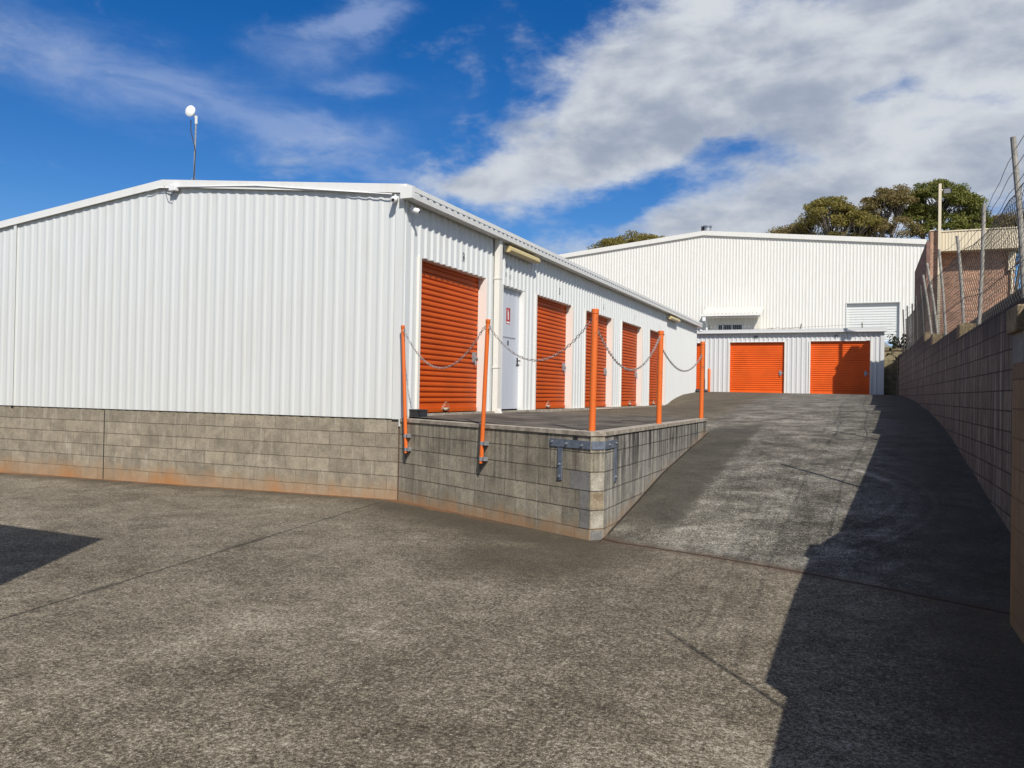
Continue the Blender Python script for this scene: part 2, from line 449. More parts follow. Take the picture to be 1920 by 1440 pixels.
def concrete(name, col, dark, scale=8.0):
    m, t, b = mat(name, None, 0.9, 0.0, 0.25)
    p = t.pos()
    n = t.noise(p, scale, 8.0, 0.7); n2 = t.noise(p, 60.0, 3.0, 0.7)
    c = t.mix(t.ss(t.m("ADD", n, t.m("MULTIPLY", t.m("SUBTRACT", n2, 0.5), 0.5)), 0.35, 0.68), dark, col)
    t.put(b.inputs["Base Color"], c)
    t.put(b.inputs["Normal"], t.bump(n2, 0.4, 0.004))
    return m
M_COPING = concrete("pale_concrete_coping", (0.46, 0.41, 0.33), (0.24, 0.205, 0.16))
M_CAP = concrete("mossy_cap_block", (0.32, 0.25, 0.15), (0.13, 0.10, 0.06), 5.0)
M_CAPG = concrete("grey_render_block", (0.265, 0.255, 0.235), (0.17, 0.165, 0.155), 5.0)
M_SLAB = concrete("dark_deck_concrete", (0.155, 0.135, 0.108), (0.050, 0.042, 0.034), 1.6)

# ground
def ground_mat():
    m, t, b = mat("weathered_concrete_paving", None, 0.9, 0.0, 0.2)
    p = t.pos(); x, y, z = t.sep(p)
    flat = t.comb(x, y, 0.0)
    # signed distance past the joint where the ramp starts (positive = on the ramp)
    j = t.m("ADD", t.m("ADD", t.m("MULTIPLY", x, 0.40), y), 0.28)
    jj = t.m("ADD", j, t.m("MULTIPLY", t.m("SUBTRACT", t.noise(flat, 1.3, 2.0), 0.5), 0.05))
    on = t.m("MULTIPLY", t.ss(jj, -0.02, 0.02), t.ss(x, 3.0, 3.4))
    g1 = t.noise(flat, 150.0, 2.0, 0.6)
    g2 = t.noise(flat, 48.0, 5.0, 0.75)
    g3 = t.noise(t.vadd(flat, (3, 9, 0)), 15.0, 8.0, 0.78, 0.5)
    g4 = t.noise(t.vadd(flat, (7, 2, 0)), 2.1, 7.0, 0.68, 0.3)
    g5 = t.noise(t.vadd(flat, (1, 5, 0)), 0.42, 4.0, 0.6)
    def amp(n, a): return t.m("MULTIPLY", t.m("SUBTRACT", n, 0.5), a)
    val = t.m("ADD", t.m("ADD", amp(g1, 1.35), amp(g2, 2.1)), t.m("ADD", amp(g3, 1.2), t.m("ADD", amp(g4, 0.6), amp(g5, 0.45))))
    val = t.m("ADD", val, t.m("MULTIPLY", on, t.m("ADD", amp(g4, 0.65), -0.02)))
    # stains: damp band along the loading deck and round its corner; painted shade beside the right wall
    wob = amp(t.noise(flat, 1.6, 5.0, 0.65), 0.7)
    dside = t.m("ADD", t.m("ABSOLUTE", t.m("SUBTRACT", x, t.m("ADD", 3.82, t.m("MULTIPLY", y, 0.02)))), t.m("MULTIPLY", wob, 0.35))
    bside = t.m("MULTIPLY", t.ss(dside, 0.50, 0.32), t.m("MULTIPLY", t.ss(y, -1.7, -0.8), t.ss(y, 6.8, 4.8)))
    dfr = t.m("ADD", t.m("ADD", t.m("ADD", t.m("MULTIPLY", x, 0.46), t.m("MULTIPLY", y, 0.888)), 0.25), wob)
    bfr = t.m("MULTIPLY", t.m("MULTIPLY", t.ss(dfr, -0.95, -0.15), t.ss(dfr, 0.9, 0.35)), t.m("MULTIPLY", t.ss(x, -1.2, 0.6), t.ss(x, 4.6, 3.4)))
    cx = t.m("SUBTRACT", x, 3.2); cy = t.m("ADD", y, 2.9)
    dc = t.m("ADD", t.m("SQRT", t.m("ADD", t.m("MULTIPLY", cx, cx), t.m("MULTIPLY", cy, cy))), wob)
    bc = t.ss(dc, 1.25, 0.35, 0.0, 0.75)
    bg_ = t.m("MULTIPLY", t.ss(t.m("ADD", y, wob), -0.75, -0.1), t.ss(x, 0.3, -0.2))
    br_shade = t.m("MULTIPLY", t.ss(t.m("ADD", x, t.m("MULTIPLY", wob, 0.5)), 5.9, 6.8), 0.95)  # dark strip deepened to paint in the right wall's shadow
    stain_shade = t.m("MAXIMUM", t.m("MAXIMUM", t.m("MULTIPLY", bside, 1.0), bfr), t.m("MAXIMUM", bc, t.m("MAXIMUM", t.m("MULTIPLY", bg_, 0.7), br_shade)))  # real stains together with the painted wall shade
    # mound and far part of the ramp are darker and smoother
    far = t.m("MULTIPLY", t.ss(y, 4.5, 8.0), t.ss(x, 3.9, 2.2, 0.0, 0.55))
    stain_shade = t.m("MAXIMUM", stain_shade, far)
    # tyre tracks, sweeping arcs on the ramp and a straight pair in the yard
    def ring(cx_, cy_, r, w):
        a = t.m("SUBTRACT", x, cx_); c_ = t.m("SUBTRACT", y, cy_)
        d = t.m("ABSOLUTE", t.m("SUBTRACT", t.m("SQRT", t.m("ADD", t.m("MULTIPLY", a, a), t.m("MULTIPLY", c_, c_))), r))
        return t.ss(d, w, w * 0.25)
    tr = t.m("ADD", ring(4.2, 0.2, 2.35, 0.10), t.m("ADD", ring(4.4, 0.5, 2.0, 0.07), ring(4.0, 0.3, 2.75, 0.05)))
    tr = t.m("MULTIPLY", t.m("MULTIPLY", tr, on), t.ss(x, 5.3, 6.2, 0.0, 0.12))
    val = t.m("ADD", val, tr)
    v2 = t.m("SUBTRACT", t.m("ADD", 0.47, t.m("MULTIPLY", val, t.m("SUBTRACT", 1.0, t.m("MULTIPLY", stain_shade, 0.62)))), t.m("MULTIPLY", stain_shade, 0.17))
    brown = t.ramp(v2, [(0.08, (0.028, 0.023, 0.016)), (0.38, (0.096, 0.0785, 0.054)), (0.56, (0.182, 0.151, 0.106)), (0.76, (0.325, 0.290, 0.220)), (1.0, (0.50, 0.46, 0.37))])
    grey = t.ramp(v2, [(0.08, (0.028, 0.0245, 0.019)), (0.38, (0.088, 0.079, 0.061)), (0.56, (0.172, 0.157, 0.124)), (0.76, (0.335, 0.312, 0.256)), (1.0, (0.52, 0.49, 0.42))])
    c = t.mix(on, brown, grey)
    # chips of pale stone
    vo = t.new("ShaderNodeTexVoronoi"); t.put(vo.inputs["Vector"], flat); vo.inputs["Scale"].default_value = 38.0
    cc = t.sep(vo.outputs["Color"])
    chip = t.m("MULTIPLY", t.ss(vo.outputs["Distance"], 0.26, 0.12), t.m("GREATER_THAN", cc[0], 0.92))
    c = t.mix(t.m("MULTIPLY", chip, t.m("SUBTRACT", 1.0, t.m("MULTIPLY", stain_shade, 0.8))), c, (0.46, 0.42, 0.35))
    # rusty soil washed along the foot of the walls
    rn = t.noise(flat, 2.4, 5.0, 0.65)
    rg = t.m("MULTIPLY", t.ss(t.m("ADD", y, t.m("MULTIPLY", t.m("SUBTRACT", rn, 0.5), 0.45)), -0.16, -0.02), t.ss(x, 0.1, -0.1))
    rf = t.m("MULTIPLY", t.m("MULTIPLY", t.ss(t.m("ADD", dfr, -0.25), -0.16, -0.02), t.ss(dfr, 0.7, 0.4)), t.m("MULTIPLY", t.ss(x, -0.2, 0.0), t.ss(x, 2.6, 0.8, 0.0, 0.8)))
    c = t.mix(t.m("MULTIPLY", t.m("MAXIMUM", rg, rf), 0.75), c, (0.23, 0.105, 0.040))
    # construction joints
    jd = t.m("ABSOLUTE", jj)
    jl = t.m("MULTIPLY", t.ss(jd, 0.034, 0.010), t.ss(x, 3.3, 3.5))
    c = t.mix(t.m("MULTIPLY", t.m("MULTIPLY", t.ss(jd, 0.16, 0.03), t.ss(x, 3.3, 3.5)), 0.5), c, (0.11, 0.070, 0.045))
    gap = t.m("MULTIPLY", t.ss(t.m("ADD", x, t.m("MULTIPLY", wob, 0.04)), 3.562, 3.545), t.m("MULTIPLY", t.ss(y, -1.6, -1.5), t.ss(y, 4.6, 4.5)))
    c = t.mix(t.m("MULTIPLY", t.m("MULTIPLY", gap, t.ss(x, 3.45, 3.50)), 0.85), c, (0.02, 0.016, 0.012))
    c = t.mix(t.m("MULTIPLY", jl, 0.85), c, (0.045, 0.027, 0.018))
    k = t.m("ADD", t.m("SUBTRACT", x, t.m("ADD", -0.15, t.m("MULTIPLY", y, -0.155))), t.m("MULTIPLY", wob, 0.05))
    kd = t.m("ABSOLUTE", k)
    kl = t.m("MULTIPLY", t.ss(kd, 0.020, 0.006), t.ss(y, -0.2, -0.5))
    kn = t.noise(flat, 1.1, 2.0)
    kw = t.m("MULTIPLY", t.ss(kd, 0.07, 0.02), t.m("MULTIPLY", t.ss(kn, 0.55, 0.62), t.ss(y, -0.2, -0.5)))
    c = t.mix(t.m("MULTIPLY", t.m("MAXIMUM", kl, kw), 0.65), c, (0.028, 0.024, 0.021))
    # beyond the walls: soil and grass
    soil = t.mix(t.noise(flat, 6.0, 6.0, 0.7), (0.05, 0.04, 0.028), (0.13, 0.105, 0.07))
    gras = t.mix(t.noise(flat, 9.0, 6.0, 0.7), (0.045, 0.055, 0.018), (0.15, 0.15, 0.06))
    c = t.mix(t.ss(x, 7.40, 7.46), c, soil)
    c = t.mix(t.ss(y, 26.55, 26.6), c, t.mix(t.ss(y, 29.0, 30.0), gras, t.mix(t.noise(flat, 5.0, 5.0), (0.20, 0.19, 0.175), (0.30, 0.29, 0.27))))
    c = t.mix(t.ss(y, 50.0, 60.0), c, gras)
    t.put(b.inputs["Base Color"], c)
    hb = t.m("ADD", t.m("MULTIPLY", g2, 0.6), t.m("ADD", t.m("MULTIPLY", g1, 0.35), t.m("MULTIPLY", t.m("MAXIMUM", jl, kl), -3.0)))
    t.put(b.inputs["Normal"], t.bump(hb, 0.65, 0.007))
    return m
M_GROUND = ground_mat()

LEFT = [(-1.75, 0.0), (-1.35, .08), (-.45, .225), (.98, .47), (2.88, .70), (4.45, .865), (7, 1.03), (9, 1.17), (12, 1.33), (15, 1.45), (18, 1.55), (22, 1.645), (26.5, 1.69)]
RIGHT = [(-3.2, 0.0), (-2.0, .12), (-.88, .28), (.31, .41), (2.16, .64), (4.91, .97), (6.85, 1.13), (9.4, 1.29), (14, 1.48), (18, 1.58), (22, 1.65), (26.5, 1.69)]
WALLS = [(4.0, 1.13), (16.3, 1.16), (17.1, 1.22), (17.7, 1.33), (18.6, 1.45), (19.7, 1.55), (22.2, 1.66), (26.5, 1.70)]
LOT = [(-20, 2.5), (-4, 2.9), (1.5, 2.99), (12, 3.0), (20, 3.25), (26.5, 3.46), (33, 4.0), (44, 4.95)]
def ground_h(x, y):
    if x > 7.36:
        f = smooth((x - 7.42) / 0.45)
        base = min(lerp_tab([(-20, 1.85), (-3.3, 2.0), (-3.25, 2.38), (3.4, 2.40), (3.5, 2.56), (8.3, 2.6), (10.4, 2.9), (26.5, 3.3)], y), lerp_tab(LOT, y))
        return base + (lerp_tab(LOT, y) - base) * f
    if y > 26.55:
        if x > 6.85: return lerp_tab(LOT, y)
        return 1.60 if y < 31.2 else lerp_tab([(31.2, 3.6), (44, 4.95)], y)
    yard = -0.02 + 0.01 * max(x, -12) if x < 0 else -0.02 + 0.02 * min(x / 3.4, 1)
    if x < 0 and y > -0.01:
        return yard if y < 26 else 1.69
    if x < 3.52 and y < 4.1:
        return yard
    l = lerp_tab(LEFT, y); r = lerp_tab(RIGHT, y)
    s = max(0.0, min(1.0, (x - 3.52) / (7.3 - 3.52)))
    h = l + (r - l) * s
    if x < 3.9 and y > 4.1:
        a = lerp_tab(WALLS, y)
        w = 3.52 + 0.25 * smooth((y - 4.1) / 2)
        h = a + (h - a) * smooth((x - 0.4) / (w - 0.4)) if y > 4.5 else (1.0 if x < 3.2 else h)
    return max(h, yard)
def build_ground():
    def span(a, b, st):
        n = max(1, int(round((b - a) / st))); return [a + (b - a) * i / n for i in range(n)]
    xs = [-900, -400, -150, -60, -25] + span(-12, 0, 0.6) + [-0.02, 0.0] + span(0.15, 3.40, 0.25) + [3.45, 3.51, 3.525] + span(3.6, 6.84, 0.22) + [6.84, 6.86, 7.0, 7.2, 7.34, 7.37] + span(7.42, 8.0, 0.08) + span(8.0, 16, 1.0) + [16, 30, 80, 300, 900]
    ys = [-900, -300, -80, -30] + span(-18, -4, 0.6) + span(-4, 4.05, 0.2) + [4.09, 4.11, 4.45, 4.51] + span(4.7, 24, 0.3) + span(24, 26.54, 0.5) + [26.54, 26.56, 28, 30, 31.15, 31.25, 33, 36, 40, 44, 60, 100, 250, 900, 1800]
    xs = sorted(set(round(v, 4) for v in xs)); ys = sorted(set(round(v, 4) for v in ys))
    mb = MB(); nx = len(xs)
    mb.v = [(x, y, ground_h(x, y)) for y in ys for x in xs]
    mb.f = [(jy * nx + i, jy * nx + i + 1, (jy + 1) * nx + i + 1, (jy + 1) * nx + i) for jy in range(len(ys) - 1) for i in range(nx - 1)]
    mb.mi = [0] * len(mb.f)
    o = mb.build("ground", M_GROUND, loc=(0, 0, 0), uv=False, smooth="auto")
    tag(o, kind="structure")
build_ground()
# ------------------------------------------------------------------ cladding
PITCH = 0.19
def rib_profile(L, pitch=PITCH, depth=0.022, crest=0.030, slope=0.038, start=0.06):
    pts = [(0.0, 0.0)]; u = start
    while u + crest + 2 * slope < L:
        pts += [(u, 0.0), (u + slope, depth), (u + slope + crest, depth), (u + 2 * slope + crest, 0.0)]
        u += pitch
    pts.append((L, 0.0))
    return pts
def clad(mb, p0, d, n, L, zlo, zhi, openings=(), **kw):
    """ribbed sheet: from p0 along d for L, ribs out along n; openings = (u0, u1, head height)"""
    p0, d, n = Vector(p0), Vector(d), Vector(n)
    prof = rib_profile(L, **kw)
    def off(u):
        for (a, oa), (b, ob) in zip(prof, prof[1:]):
            if a <= u <= b: return oa + (ob - oa) * ((u - a) / (b - a) if b > a else 0)
        return 0.0
    us = sorted(set([round(u, 5) for u, _ in prof] + [round(e, 5) for o in openings for e in o[:2]]))
    for a, b in zip(us, us[1:]):
        mid = (a + b) / 2; lo = zlo
        for (o0, o1, hd) in openings:
            if o0 <= mid <= o1: lo = hd
        lof = lo if callable(lo) else (lambda u, q=lo: q)
        hif = zhi if callable(zhi) else (lambda u: zhi)
        pa = p0 + d * a + n * off(a); pb = p0 + d * b + n * off(b)
        mb.quad((pa.x, pa.y, lof(a)), (pb.x, pb.y, lof(b)), (pb.x, pb.y, hif(b)), (pa.x, pa.y, hif(a)))
    return mb

def curtain(mb, o, d, n, w, z0, z1, pitch=0.083, depth=0.022):
    """roller door curtain of horizontal slats"""
    o, d, n = Vector(o), Vector(d), Vector(n)
    prof = []; z = z0 + 0.14
    prof.append((z0 + 0.02, 0.0)); prof.append((z - 0.004, 0.0))
    while z + pitch < z1:
        prof += [(z + 0.0, -depth), (z + 0.016, -depth), (z + 0.017, -0.004), (z + 0.030, 0.003), (z + 0.055, 0.004), (z + pitch - 0.004, 0.0)]
        z += pitch
    prof.append((z1, 0.0))
    for (za, fa), (zb, fb) in zip(prof, prof[1:]):
        a = o + n * fa; b = o + d * w + n * fa; c = o + d * w + n * fb; e = o + n * fb
        mb.quad((a.x, a.y, za), (b.x, b.y, za), (c.x, c.y, zb), (e.x, e.y, zb))
    return mb

def roller_door(parent, o, d, n, w, z0, z1, paint, latch_side=1, rope=None, frame=M_CREAMTRIM, reveal=0.10, seed=1, slat=0.083):
    """a roller door as a part of parent, with its latch, bottom rail, guides and pull cord"""
    o, d, n = Vector(o), Vector(d).normalized(), Vector(n).normalized()
    rnd = random.Random(seed)
    zv = Vector((0, 0, 1))
    rd = curtain(MB(), o - n * reveal, d, n, w, z0, z1 + 0.05, slat).build("roller_door", paint, parent)
    mb = MB(); c = o + d * (w / 2) - n * (reveal - 0.012)
    mb.obox((c.x, c.y, z0 + 0.035), d * (w / 2 - 0.03), n * 0.014, zv * 0.030)
    mb.build("bottom_rail", paint, rd)
    for k in (0, 1):
        mb = MB(); e = o + d * (w if k else 0.0)
        s_ = 1 if k else -1
        c = e + d * (s_ * 0.033) - n * (reveal / 2 - 0.017)
        mb.obox((c.x, c.y, (z0 + z1) / 2 - 0.005), d * 0.031, n * (reveal / 2 + 0.018), zv * ((z1 - z0) / 2 + 0.003))
        mb.build("door_jamb", frame, rd)
    u = w - 0.16 if latch_side > 0 else 0.16
    lz = z0 + 0.40 * (z1 - z0)
    c = o + d * u - n * (reveal - 0.02)
    mb = MB()
    mb.obox((c.x, c.y, lz), d * 0.052, n * 0.016, zv * 0.085)
    mb.obox((c.x, c.y, lz), d * 0.018, n * 0.045, zv * 0.02)
    p = c + d * 0.075
    mb.obox((p.x, p.y, lz - 0.01), d * 0.07, n * 0.008, zv * 0.014)
    mb.tube([(c.x + n.x * 0.03, c.y + n.y * 0.03, lz - 0.06), (c.x + n.x * 0.035, c.y + n.y * 0.035, lz - 0.135)], 0.017, 8)
    mb.build("latch", M_GALV, rd)
    if rope:
        mb = MB(); c = o + d * (w * rope) - n * (reveal - 0.03)
        for q in range(2):
            pts = []
            r = 0.09 + 0.04 * q
            for i in range(15):
                th = math.pi * i / 14
                pts.append(c + d * (r * math.cos(th) * (0.75 + 0.2 * q)) + n * (0.012 * q + 0.02 * math.sin(th)) + zv * (z0 + 0.03 + r * 0.95 * math.sin(th) * rnd.uniform(0.9, 1.1)))
            mb.tube(pts, 0.0045, 5)
        mb.obox((c.x + n.x * .03, c.y + n.y * .03, z0 + 0.05), d * 0.06, n * 0.02, zv * 0.022)
        mb.build("pull_cord", M_ROPE, rd, smooth=True)
    return rd

# ------------------------------------------------------------------ main storage shed
XL, RIDGE, Z0 = -9.25, -4.58, 1.13
def roof_z(x): return 4.44 + (4.92 - 4.44) * (1 - abs(x - RIDGE) / 4.67)
shed = thing("storage_shed", "long white ribbed storage shed on a block base, orange doors facing the deck", "shed", (-4.6, 11.0, 0.0))
DOORS = [(0.48, 2.72, 3.50, "54"), (5.08, 7.24, 3.50, "55"), (8.20, 10.40, 3.50, "56"), (11.32, 13.50, 3.52, "57"), (14.44, 16.58, 3.54, "58")]
PD = (3.38, 4.46, 3.48)
LEN = 22.25
clad(MB(), (0.0, -0.012, 0), (-1, 0, 0), (0, -1, 0), -XL, Z0 - 0.005, lambda u: roof_z(-u) - 0.075, start=0.13, depth=0.008).build("gable_wall", M_CLAD, shed)
ops = [(a, b, h) for a, b, h, _ in DOORS] + [PD]
clad(MB(), (0.0, 0.0, 0), (0, 1, 0), (1, 0, 0), LEN, 1.02, 4.32, ops, start=0.22).build("side_wall", M_CLAD, shed)
MB().quad((XL, -0.01, -0.2), (XL, LEN, -0.2), (XL, LEN, roof_z(XL) - .08), (XL, -0.01, roof_z(XL) - .08)).build("far_side_wall", M_CLAD, shed)
MB().add([(XL, LEN, 0.5), (0, LEN, 0.5), (0, LEN, roof_z(0) - .08), (RIDGE, LEN, 4.84), (XL, LEN, roof_z(XL) - .08)], [(0, 1, 2, 3, 4)]).build("rear_wall", M_CLAD, shed)
# block base under the gable
MB().box(XL, 0.0, -0.4, -0.002, 0.2, Z0 - 0.012).build("block_base", M_BLK_GABLE, shed)
mb = MB()
for (xa, xb) in ((-5.86, -5.846),):
    mb.box(xa, -0.006, -0.1, xb, 0.0, 1.10)
mb.build("control_joint", M_DARK, shed)
MB().box(-0.010, -0.010, -0.1, 0.004, -0.001, 1.06).build("corner_joint", mat("rusty_joint", (0.10, 0.05, 0.025), 0.9)[0], shed)
# roof: two ribbed slopes
mb = MB()
for sgn in (1, -1):
    L = LEN + 0.10; prof = rib_profile(L, 0.19, 0.028, 0.03, 0.022, 0.08)
    xe = 0.06 if sgn > 0 else XL - 0.06
    for (a, oa), (b, ob) in zip(prof, prof[1:]):
        za, zb = oa - 0.045, ob - 0.045
        mb.quad((RIDGE, a - .04, 4.92 + za), (xe, a - .04, roof_z(xe) + za), (xe, b - .04, roof_z(xe) + zb), (RIDGE, b - .04, 4.92 + zb))
mb.build("roof", M_GREYTRIM, shed)
# barge flashing on the gable: face and returned top, two straight lengths
mb = MB()
for (xa, xb) in ((XL - 0.1, RIDGE), (RIDGE, 0.085)):
    za, zb = roof_z(xa), roof_z(xb)
    y0, y1 = -0.062, 0.10
    t_ = 0.115
    mb.add([(xa, y0, za - t_), (xb, y0, zb - t_), (xb, y0, zb), (xa, y0, za), (xa, y1, za - t_), (xb, y1, zb - t_), (xb, y1, zb + 0.01), (xa, y1, za + 0.01)],
           [(0, 1, 2, 3), (3, 2, 6, 7), (0, 4, 5, 1), (1, 5, 6, 2), (0, 3, 7, 4)])
    # lipped lower edge
    mb.add([(xa, y0 - 0.008, za - t_ - 0.012), (xb, y0 - 0.008, zb - t_ - 0.012), (xb, y0 - 0.008, zb - t_ + 0.012), (xa, y0 - 0.008, za - t_ + 0.012),
            (xa, y0 + 0.006, za - t_ - 0.012), (xb, y0 + 0.006, zb - t_ - 0.012)], [(0, 1, 2, 3), (0, 4, 5, 1)])
mb.build("barge_flashing", M_TRIM, shed)
# gutter along the door side
gp = [(0.035, 4.23), (0.195, 4.225), (0.203, 4.30), (0.199, 4.305), (0.199, 4.315), (0.205, 4.32), (0.208, 4.385), (0.190, 4.385), (0.186, 4.25), (0.05, 4.25), (0.05, 4.36), (0.035, 4.36)]
mb = MB().extrude(gp, (0, -0.13, 0), (1, 0, 0), (0, 0, 1), (0, LEN + 0.2, 0))
mb.add([(0.02, -0.133, 4.222), (0.209, -0.133, 4.222), (0.213, -0.133, 4.39), (0.02, -0.133, 4.39), (0.02, -0.06, 4.222), (0.209, -0.06, 4.222), (0.213, -0.06, 4.39), (0.02, -0.06, 4.39)], [(0, 1, 2, 3), (1, 5, 6, 2), (3, 2, 6, 7), (0, 4, 5, 1)])
yy = 0.1
while yy < LEN:
    mb.box(0.2005, yy, 4.300, 0.2085, yy + 0.07, 4.318, 1); yy += 0.19
mb.build("gutter", [M_TRIM, M_STRAP], shed)
# corner flashing and its raised bead
mb = MB().box(-0.11, -0.034, Z0 - 0.01, 0.003, -0.014, 4.32).box(0.003, -0.034, 1.02, 0.020, 0.17, 4.30)
mb.box(0.021, 0.02, 1.05, 0.034, 0.075, 4.24)
mb.build("corner_flashing", M_CLAD, shed)
MB().box(-8.22, -0.05, Z0, -8.15, -0.043, 4.5).build("sheet_joint_strip", M_CLAD, shed)
# head flashings over the openings
for a, b, h in [(a, b, h) for a, b, h, _ in DOORS] + [PD]:
    MB().box(-0.125, a - 0.02, h - 0.010, -0.002, b + 0.10, h + 0.006).build("head_flashing", M_CREAMTRIM, shed)
# doors
for i, (a, b, h, num) in enumerate(DOORS):
    rd = roller_door(shed, (0.0, a, 0), (0, 1, 0), (1, 0, 0), b - a, 1.195, h, M_ORANGE, 1, {0: 0.46, 1: 0.46, 3: 0.6, 4: .5}.get(i), seed=i, reveal=0.13)
    mb = MB()
    yc = (a + b) / 2 + 0.22
    k = round((yc - 0.10) / PITCH); yc = 0.22 - 0.080 + k * PITCH
    text_mesh(num, 0.20, (0.0022, yc, 3.655), (0, 0.36, 0), (0, 0, 1), mb, 0.045)
    mb.build("door_number", M_INK if i < 3 else M_INK2, shed, uv=False)
# pale steel personnel door
pdm = MB().box(-0.112, PD[0] + 0.045, 1.215, -0.072, PD[1] - 0.045, PD[2] - 0.03).build("steel_door", M_DOORGREY, shed)
mb = MB().box(-0.13, PD[0] - 0.03, 1.18, 0.034, PD[0] + 0.045, PD[2] - 0.013).box(-0.13, PD[1] - 0.045, 1.18, 0.034, PD[1] + 0.05, PD[2] - 0.013).box(-0.13, PD[0] + 0.045, PD[2] - 0.03, -0.02, PD[1] - 0.045, PD[2] - 0.013)
mb.build("door_frame", M_TRIM, pdm)
mb = MB().box(-0.072, PD[1] - 0.135, 2.03, -0.062, PD[1] - 0.085, 2.19).tube([(-0.06, PD[1] - 0.11, 2.13), (-0.012, PD[1] - 0.11, 2.13), (-0.012, PD[1] - 0.24, 2.13)], 0.011, 8)
mb.build("handle", M_BLACKPL, pdm, smooth="auto")
mb = MB().box(-0.072, 3.80, 2.80, -0.0700, 3.98, 3.10)
sg = mb.build("fire_sign", M_RED, pdm)
mb = MB()
def fsq(y0, z0, y1, z1): mb.quad((-0.0690, y0, z0), (-0.0690, y1, z0), (-0.0690, y1, z1), (-0.0690, y0, z1))
fsq(3.868, 2.88, 3.912, 3.03); fsq(3.878, 3.033, 3.902, 3.06); fsq(3.85, 3.05, 3.90, 3.066); fsq(3.815, 2.815, 3.965, 2.845); fsq(3.845, 2.95, 3.852, 3.05)
mb.build("sign_pictogram", M_WHITEPL, pdm, uv=False)
mb = MB().box(-0.0719, 3.60, 2.52, -0.0700, 4.22, 2.58, 1); rnd = random.Random(4); y = 3.62
while y < 4.2:
    w = rnd.uniform(0.03, 0.075); yy2 = y
    while yy2 < y + w:
        fw_ = rnd.uniform(0.008, 0.014); fsq(yy2, 2.535, yy2 + fw_ * 0.75, 2.535 + rnd.choice((0.022, 0.022, 0.032))); yy2 += fw_ * 1.25
    y += w + 0.018
mb.build("notice", [M_INK, M_DOORGREY], pdm, uv=False)
mb = MB().box(-0.0719, 3.86, 2.40, -0.0700, 3.935, 2.49)
mb.build("notice_sticker", M_INK2, pdm)
# faded marks over that door
for (k, z) in ((18, 3.80), (18, 3.64), (19, 3.78), (19, 3.62)):
    y = 0.22 - 0.084 + k * PITCH
    MB().quad((0.002, y, z), (0.002, y + 0.084, z), (0.002, y + 0.084, z + 0.085), (0.002, y, z + 0.085)).build("faded_marking", M_GHOST, shed, uv=False)
# downpipe
mb = MB().box(0.034, 3.02, 1.24, 0.134, 3.13, 4.235).box(0.030, 3.01, 3.52, 0.139, 3.14, 3.55).box(0.030, 3.01, 1.95, 0.139, 3.14, 1.98)
mb.add([(0.034, 3.02, 1.24), (0.134, 3.02, 1.24), (0.134, 3.13, 1.24), (0.034, 3.13, 1.24), (0.034, 3.02, 1.15), (0.19, 3.02, 1.15), (0.19, 3.13, 1.15), (0.034, 3.13, 1.15)],
       [(0, 1, 5, 4), (1, 2, 6, 5), (2, 3, 7, 6), (4, 5, 6, 7)])
mb.build("downpipe", M_CREAMTRIM, shed)
# concrete door sill strip
MB().box(0.0, 0.40, 1.05, 0.09, 16.75, 1.19).build("door_sill", M_COPING, shed)

# things fixed to or standing by the shed
def wall_light(label, y0, y1, ang=0.0):
    th = thing("wall_light", label, "light", (0.10, (y0 + y1) / 2, 4.06), "fluorescent batten lights under the shed gutter")
    MB().box(0.034, y0, 4.07, 0.10, y1, 4.16).build("housing", M_CREAMTRIM, th)
    mb = MB().extrude([(0.10, 4.06), (0.155, 4.055), (0.195, 4.085), (0.195, 4.13), (0.16, 4.165), (0.10, 4.165)], (0, y0 - 0.02, 0), (1, 0, 0), (0, 0, 1), (0, y1 - y0 + 0.04, 0))
    mb.build("diffuser", M_YELLOWPL, th, smooth="auto")
    return th
wall_light("yellowed batten light under the gutter above the grey steel door", 3.40, 4.78)
wall_light("yellowed batten light under the gutter past the last orange door of the long shed", 16.75, 18.1)

def bullet_camera(name, label, c, d, up_=True, body=M_WHITEPL):
    c, d = Vector(c), Vector(d).normalized()
    th = thing(name, label, "camera", c, "white security cameras on the shed eaves")
    MB().tube([c, c + d * 0.10], [0.042, 0.042], 14).tube([c + d * 0.10, c + d * 0.135], [0.048, 0.030], 14).build("camera_body", body, th, smooth="auto")
    MB().tube([c + d * 0.136, c + d * 0.139], 0.022, 12).build("lens", M_INK, th)
    MB().tube([c + d * 0.03, c + d * 0.0 + Vector((-0.02, 0.03, 0.07))], 0.016, 8).build("bracket", body, th)
bullet_camera("security_camera", "white security camera under the gable corner, facing the yard", (-0.10, -0.06, 4.245), (0.25, -0.9, -0.35))
bullet_camera("security_camera", "white security camera under the gutter at the corner above door 54", (0.06, 0.10, 4.12), (0.8, 0.15, -0.3))
bullet_camera("security_camera", "tiny dark-tipped security camera at the far end of the shed gutter", (0.05, LEN + 0.04, 4.12), (0.85, 0.3, -0.2))
jb = thing("cable_junction_box", "small white cable box with looped leads under the gable ridge", "junction box", (-4.30, -0.05, 4.70))
MB().box(-4.36, -0.13, 4.70, -4.22, -0.045, 4.80).build("box", M_WHITEPL, jb, bevel=0.008)
mb = MB().tube([(-4.36, -0.085, 4.76), (-4.6, -0.075, 4.785), (-4.9, -0.08, 4.745)], 0.008, 6).tube([(-4.22, -0.085, 4.76), (-3.6, -0.075, 4.72), (-2.6, -0.075, 4.645), (-0.15, -0.085, 4.31)], 0.009, 6)
mb.build("conduit", M_WHITEPL, jb, smooth=True)
mb = MB().tube([(-4.52, -0.07, 4.80), (-4.42, -0.10, 4.66), (-4.33, -0.10, 4.62), (-4.27, -0.09, 4.70)], 0.006, 6)
mb.build("lead", M_BLACKPL, jb, smooth=True)

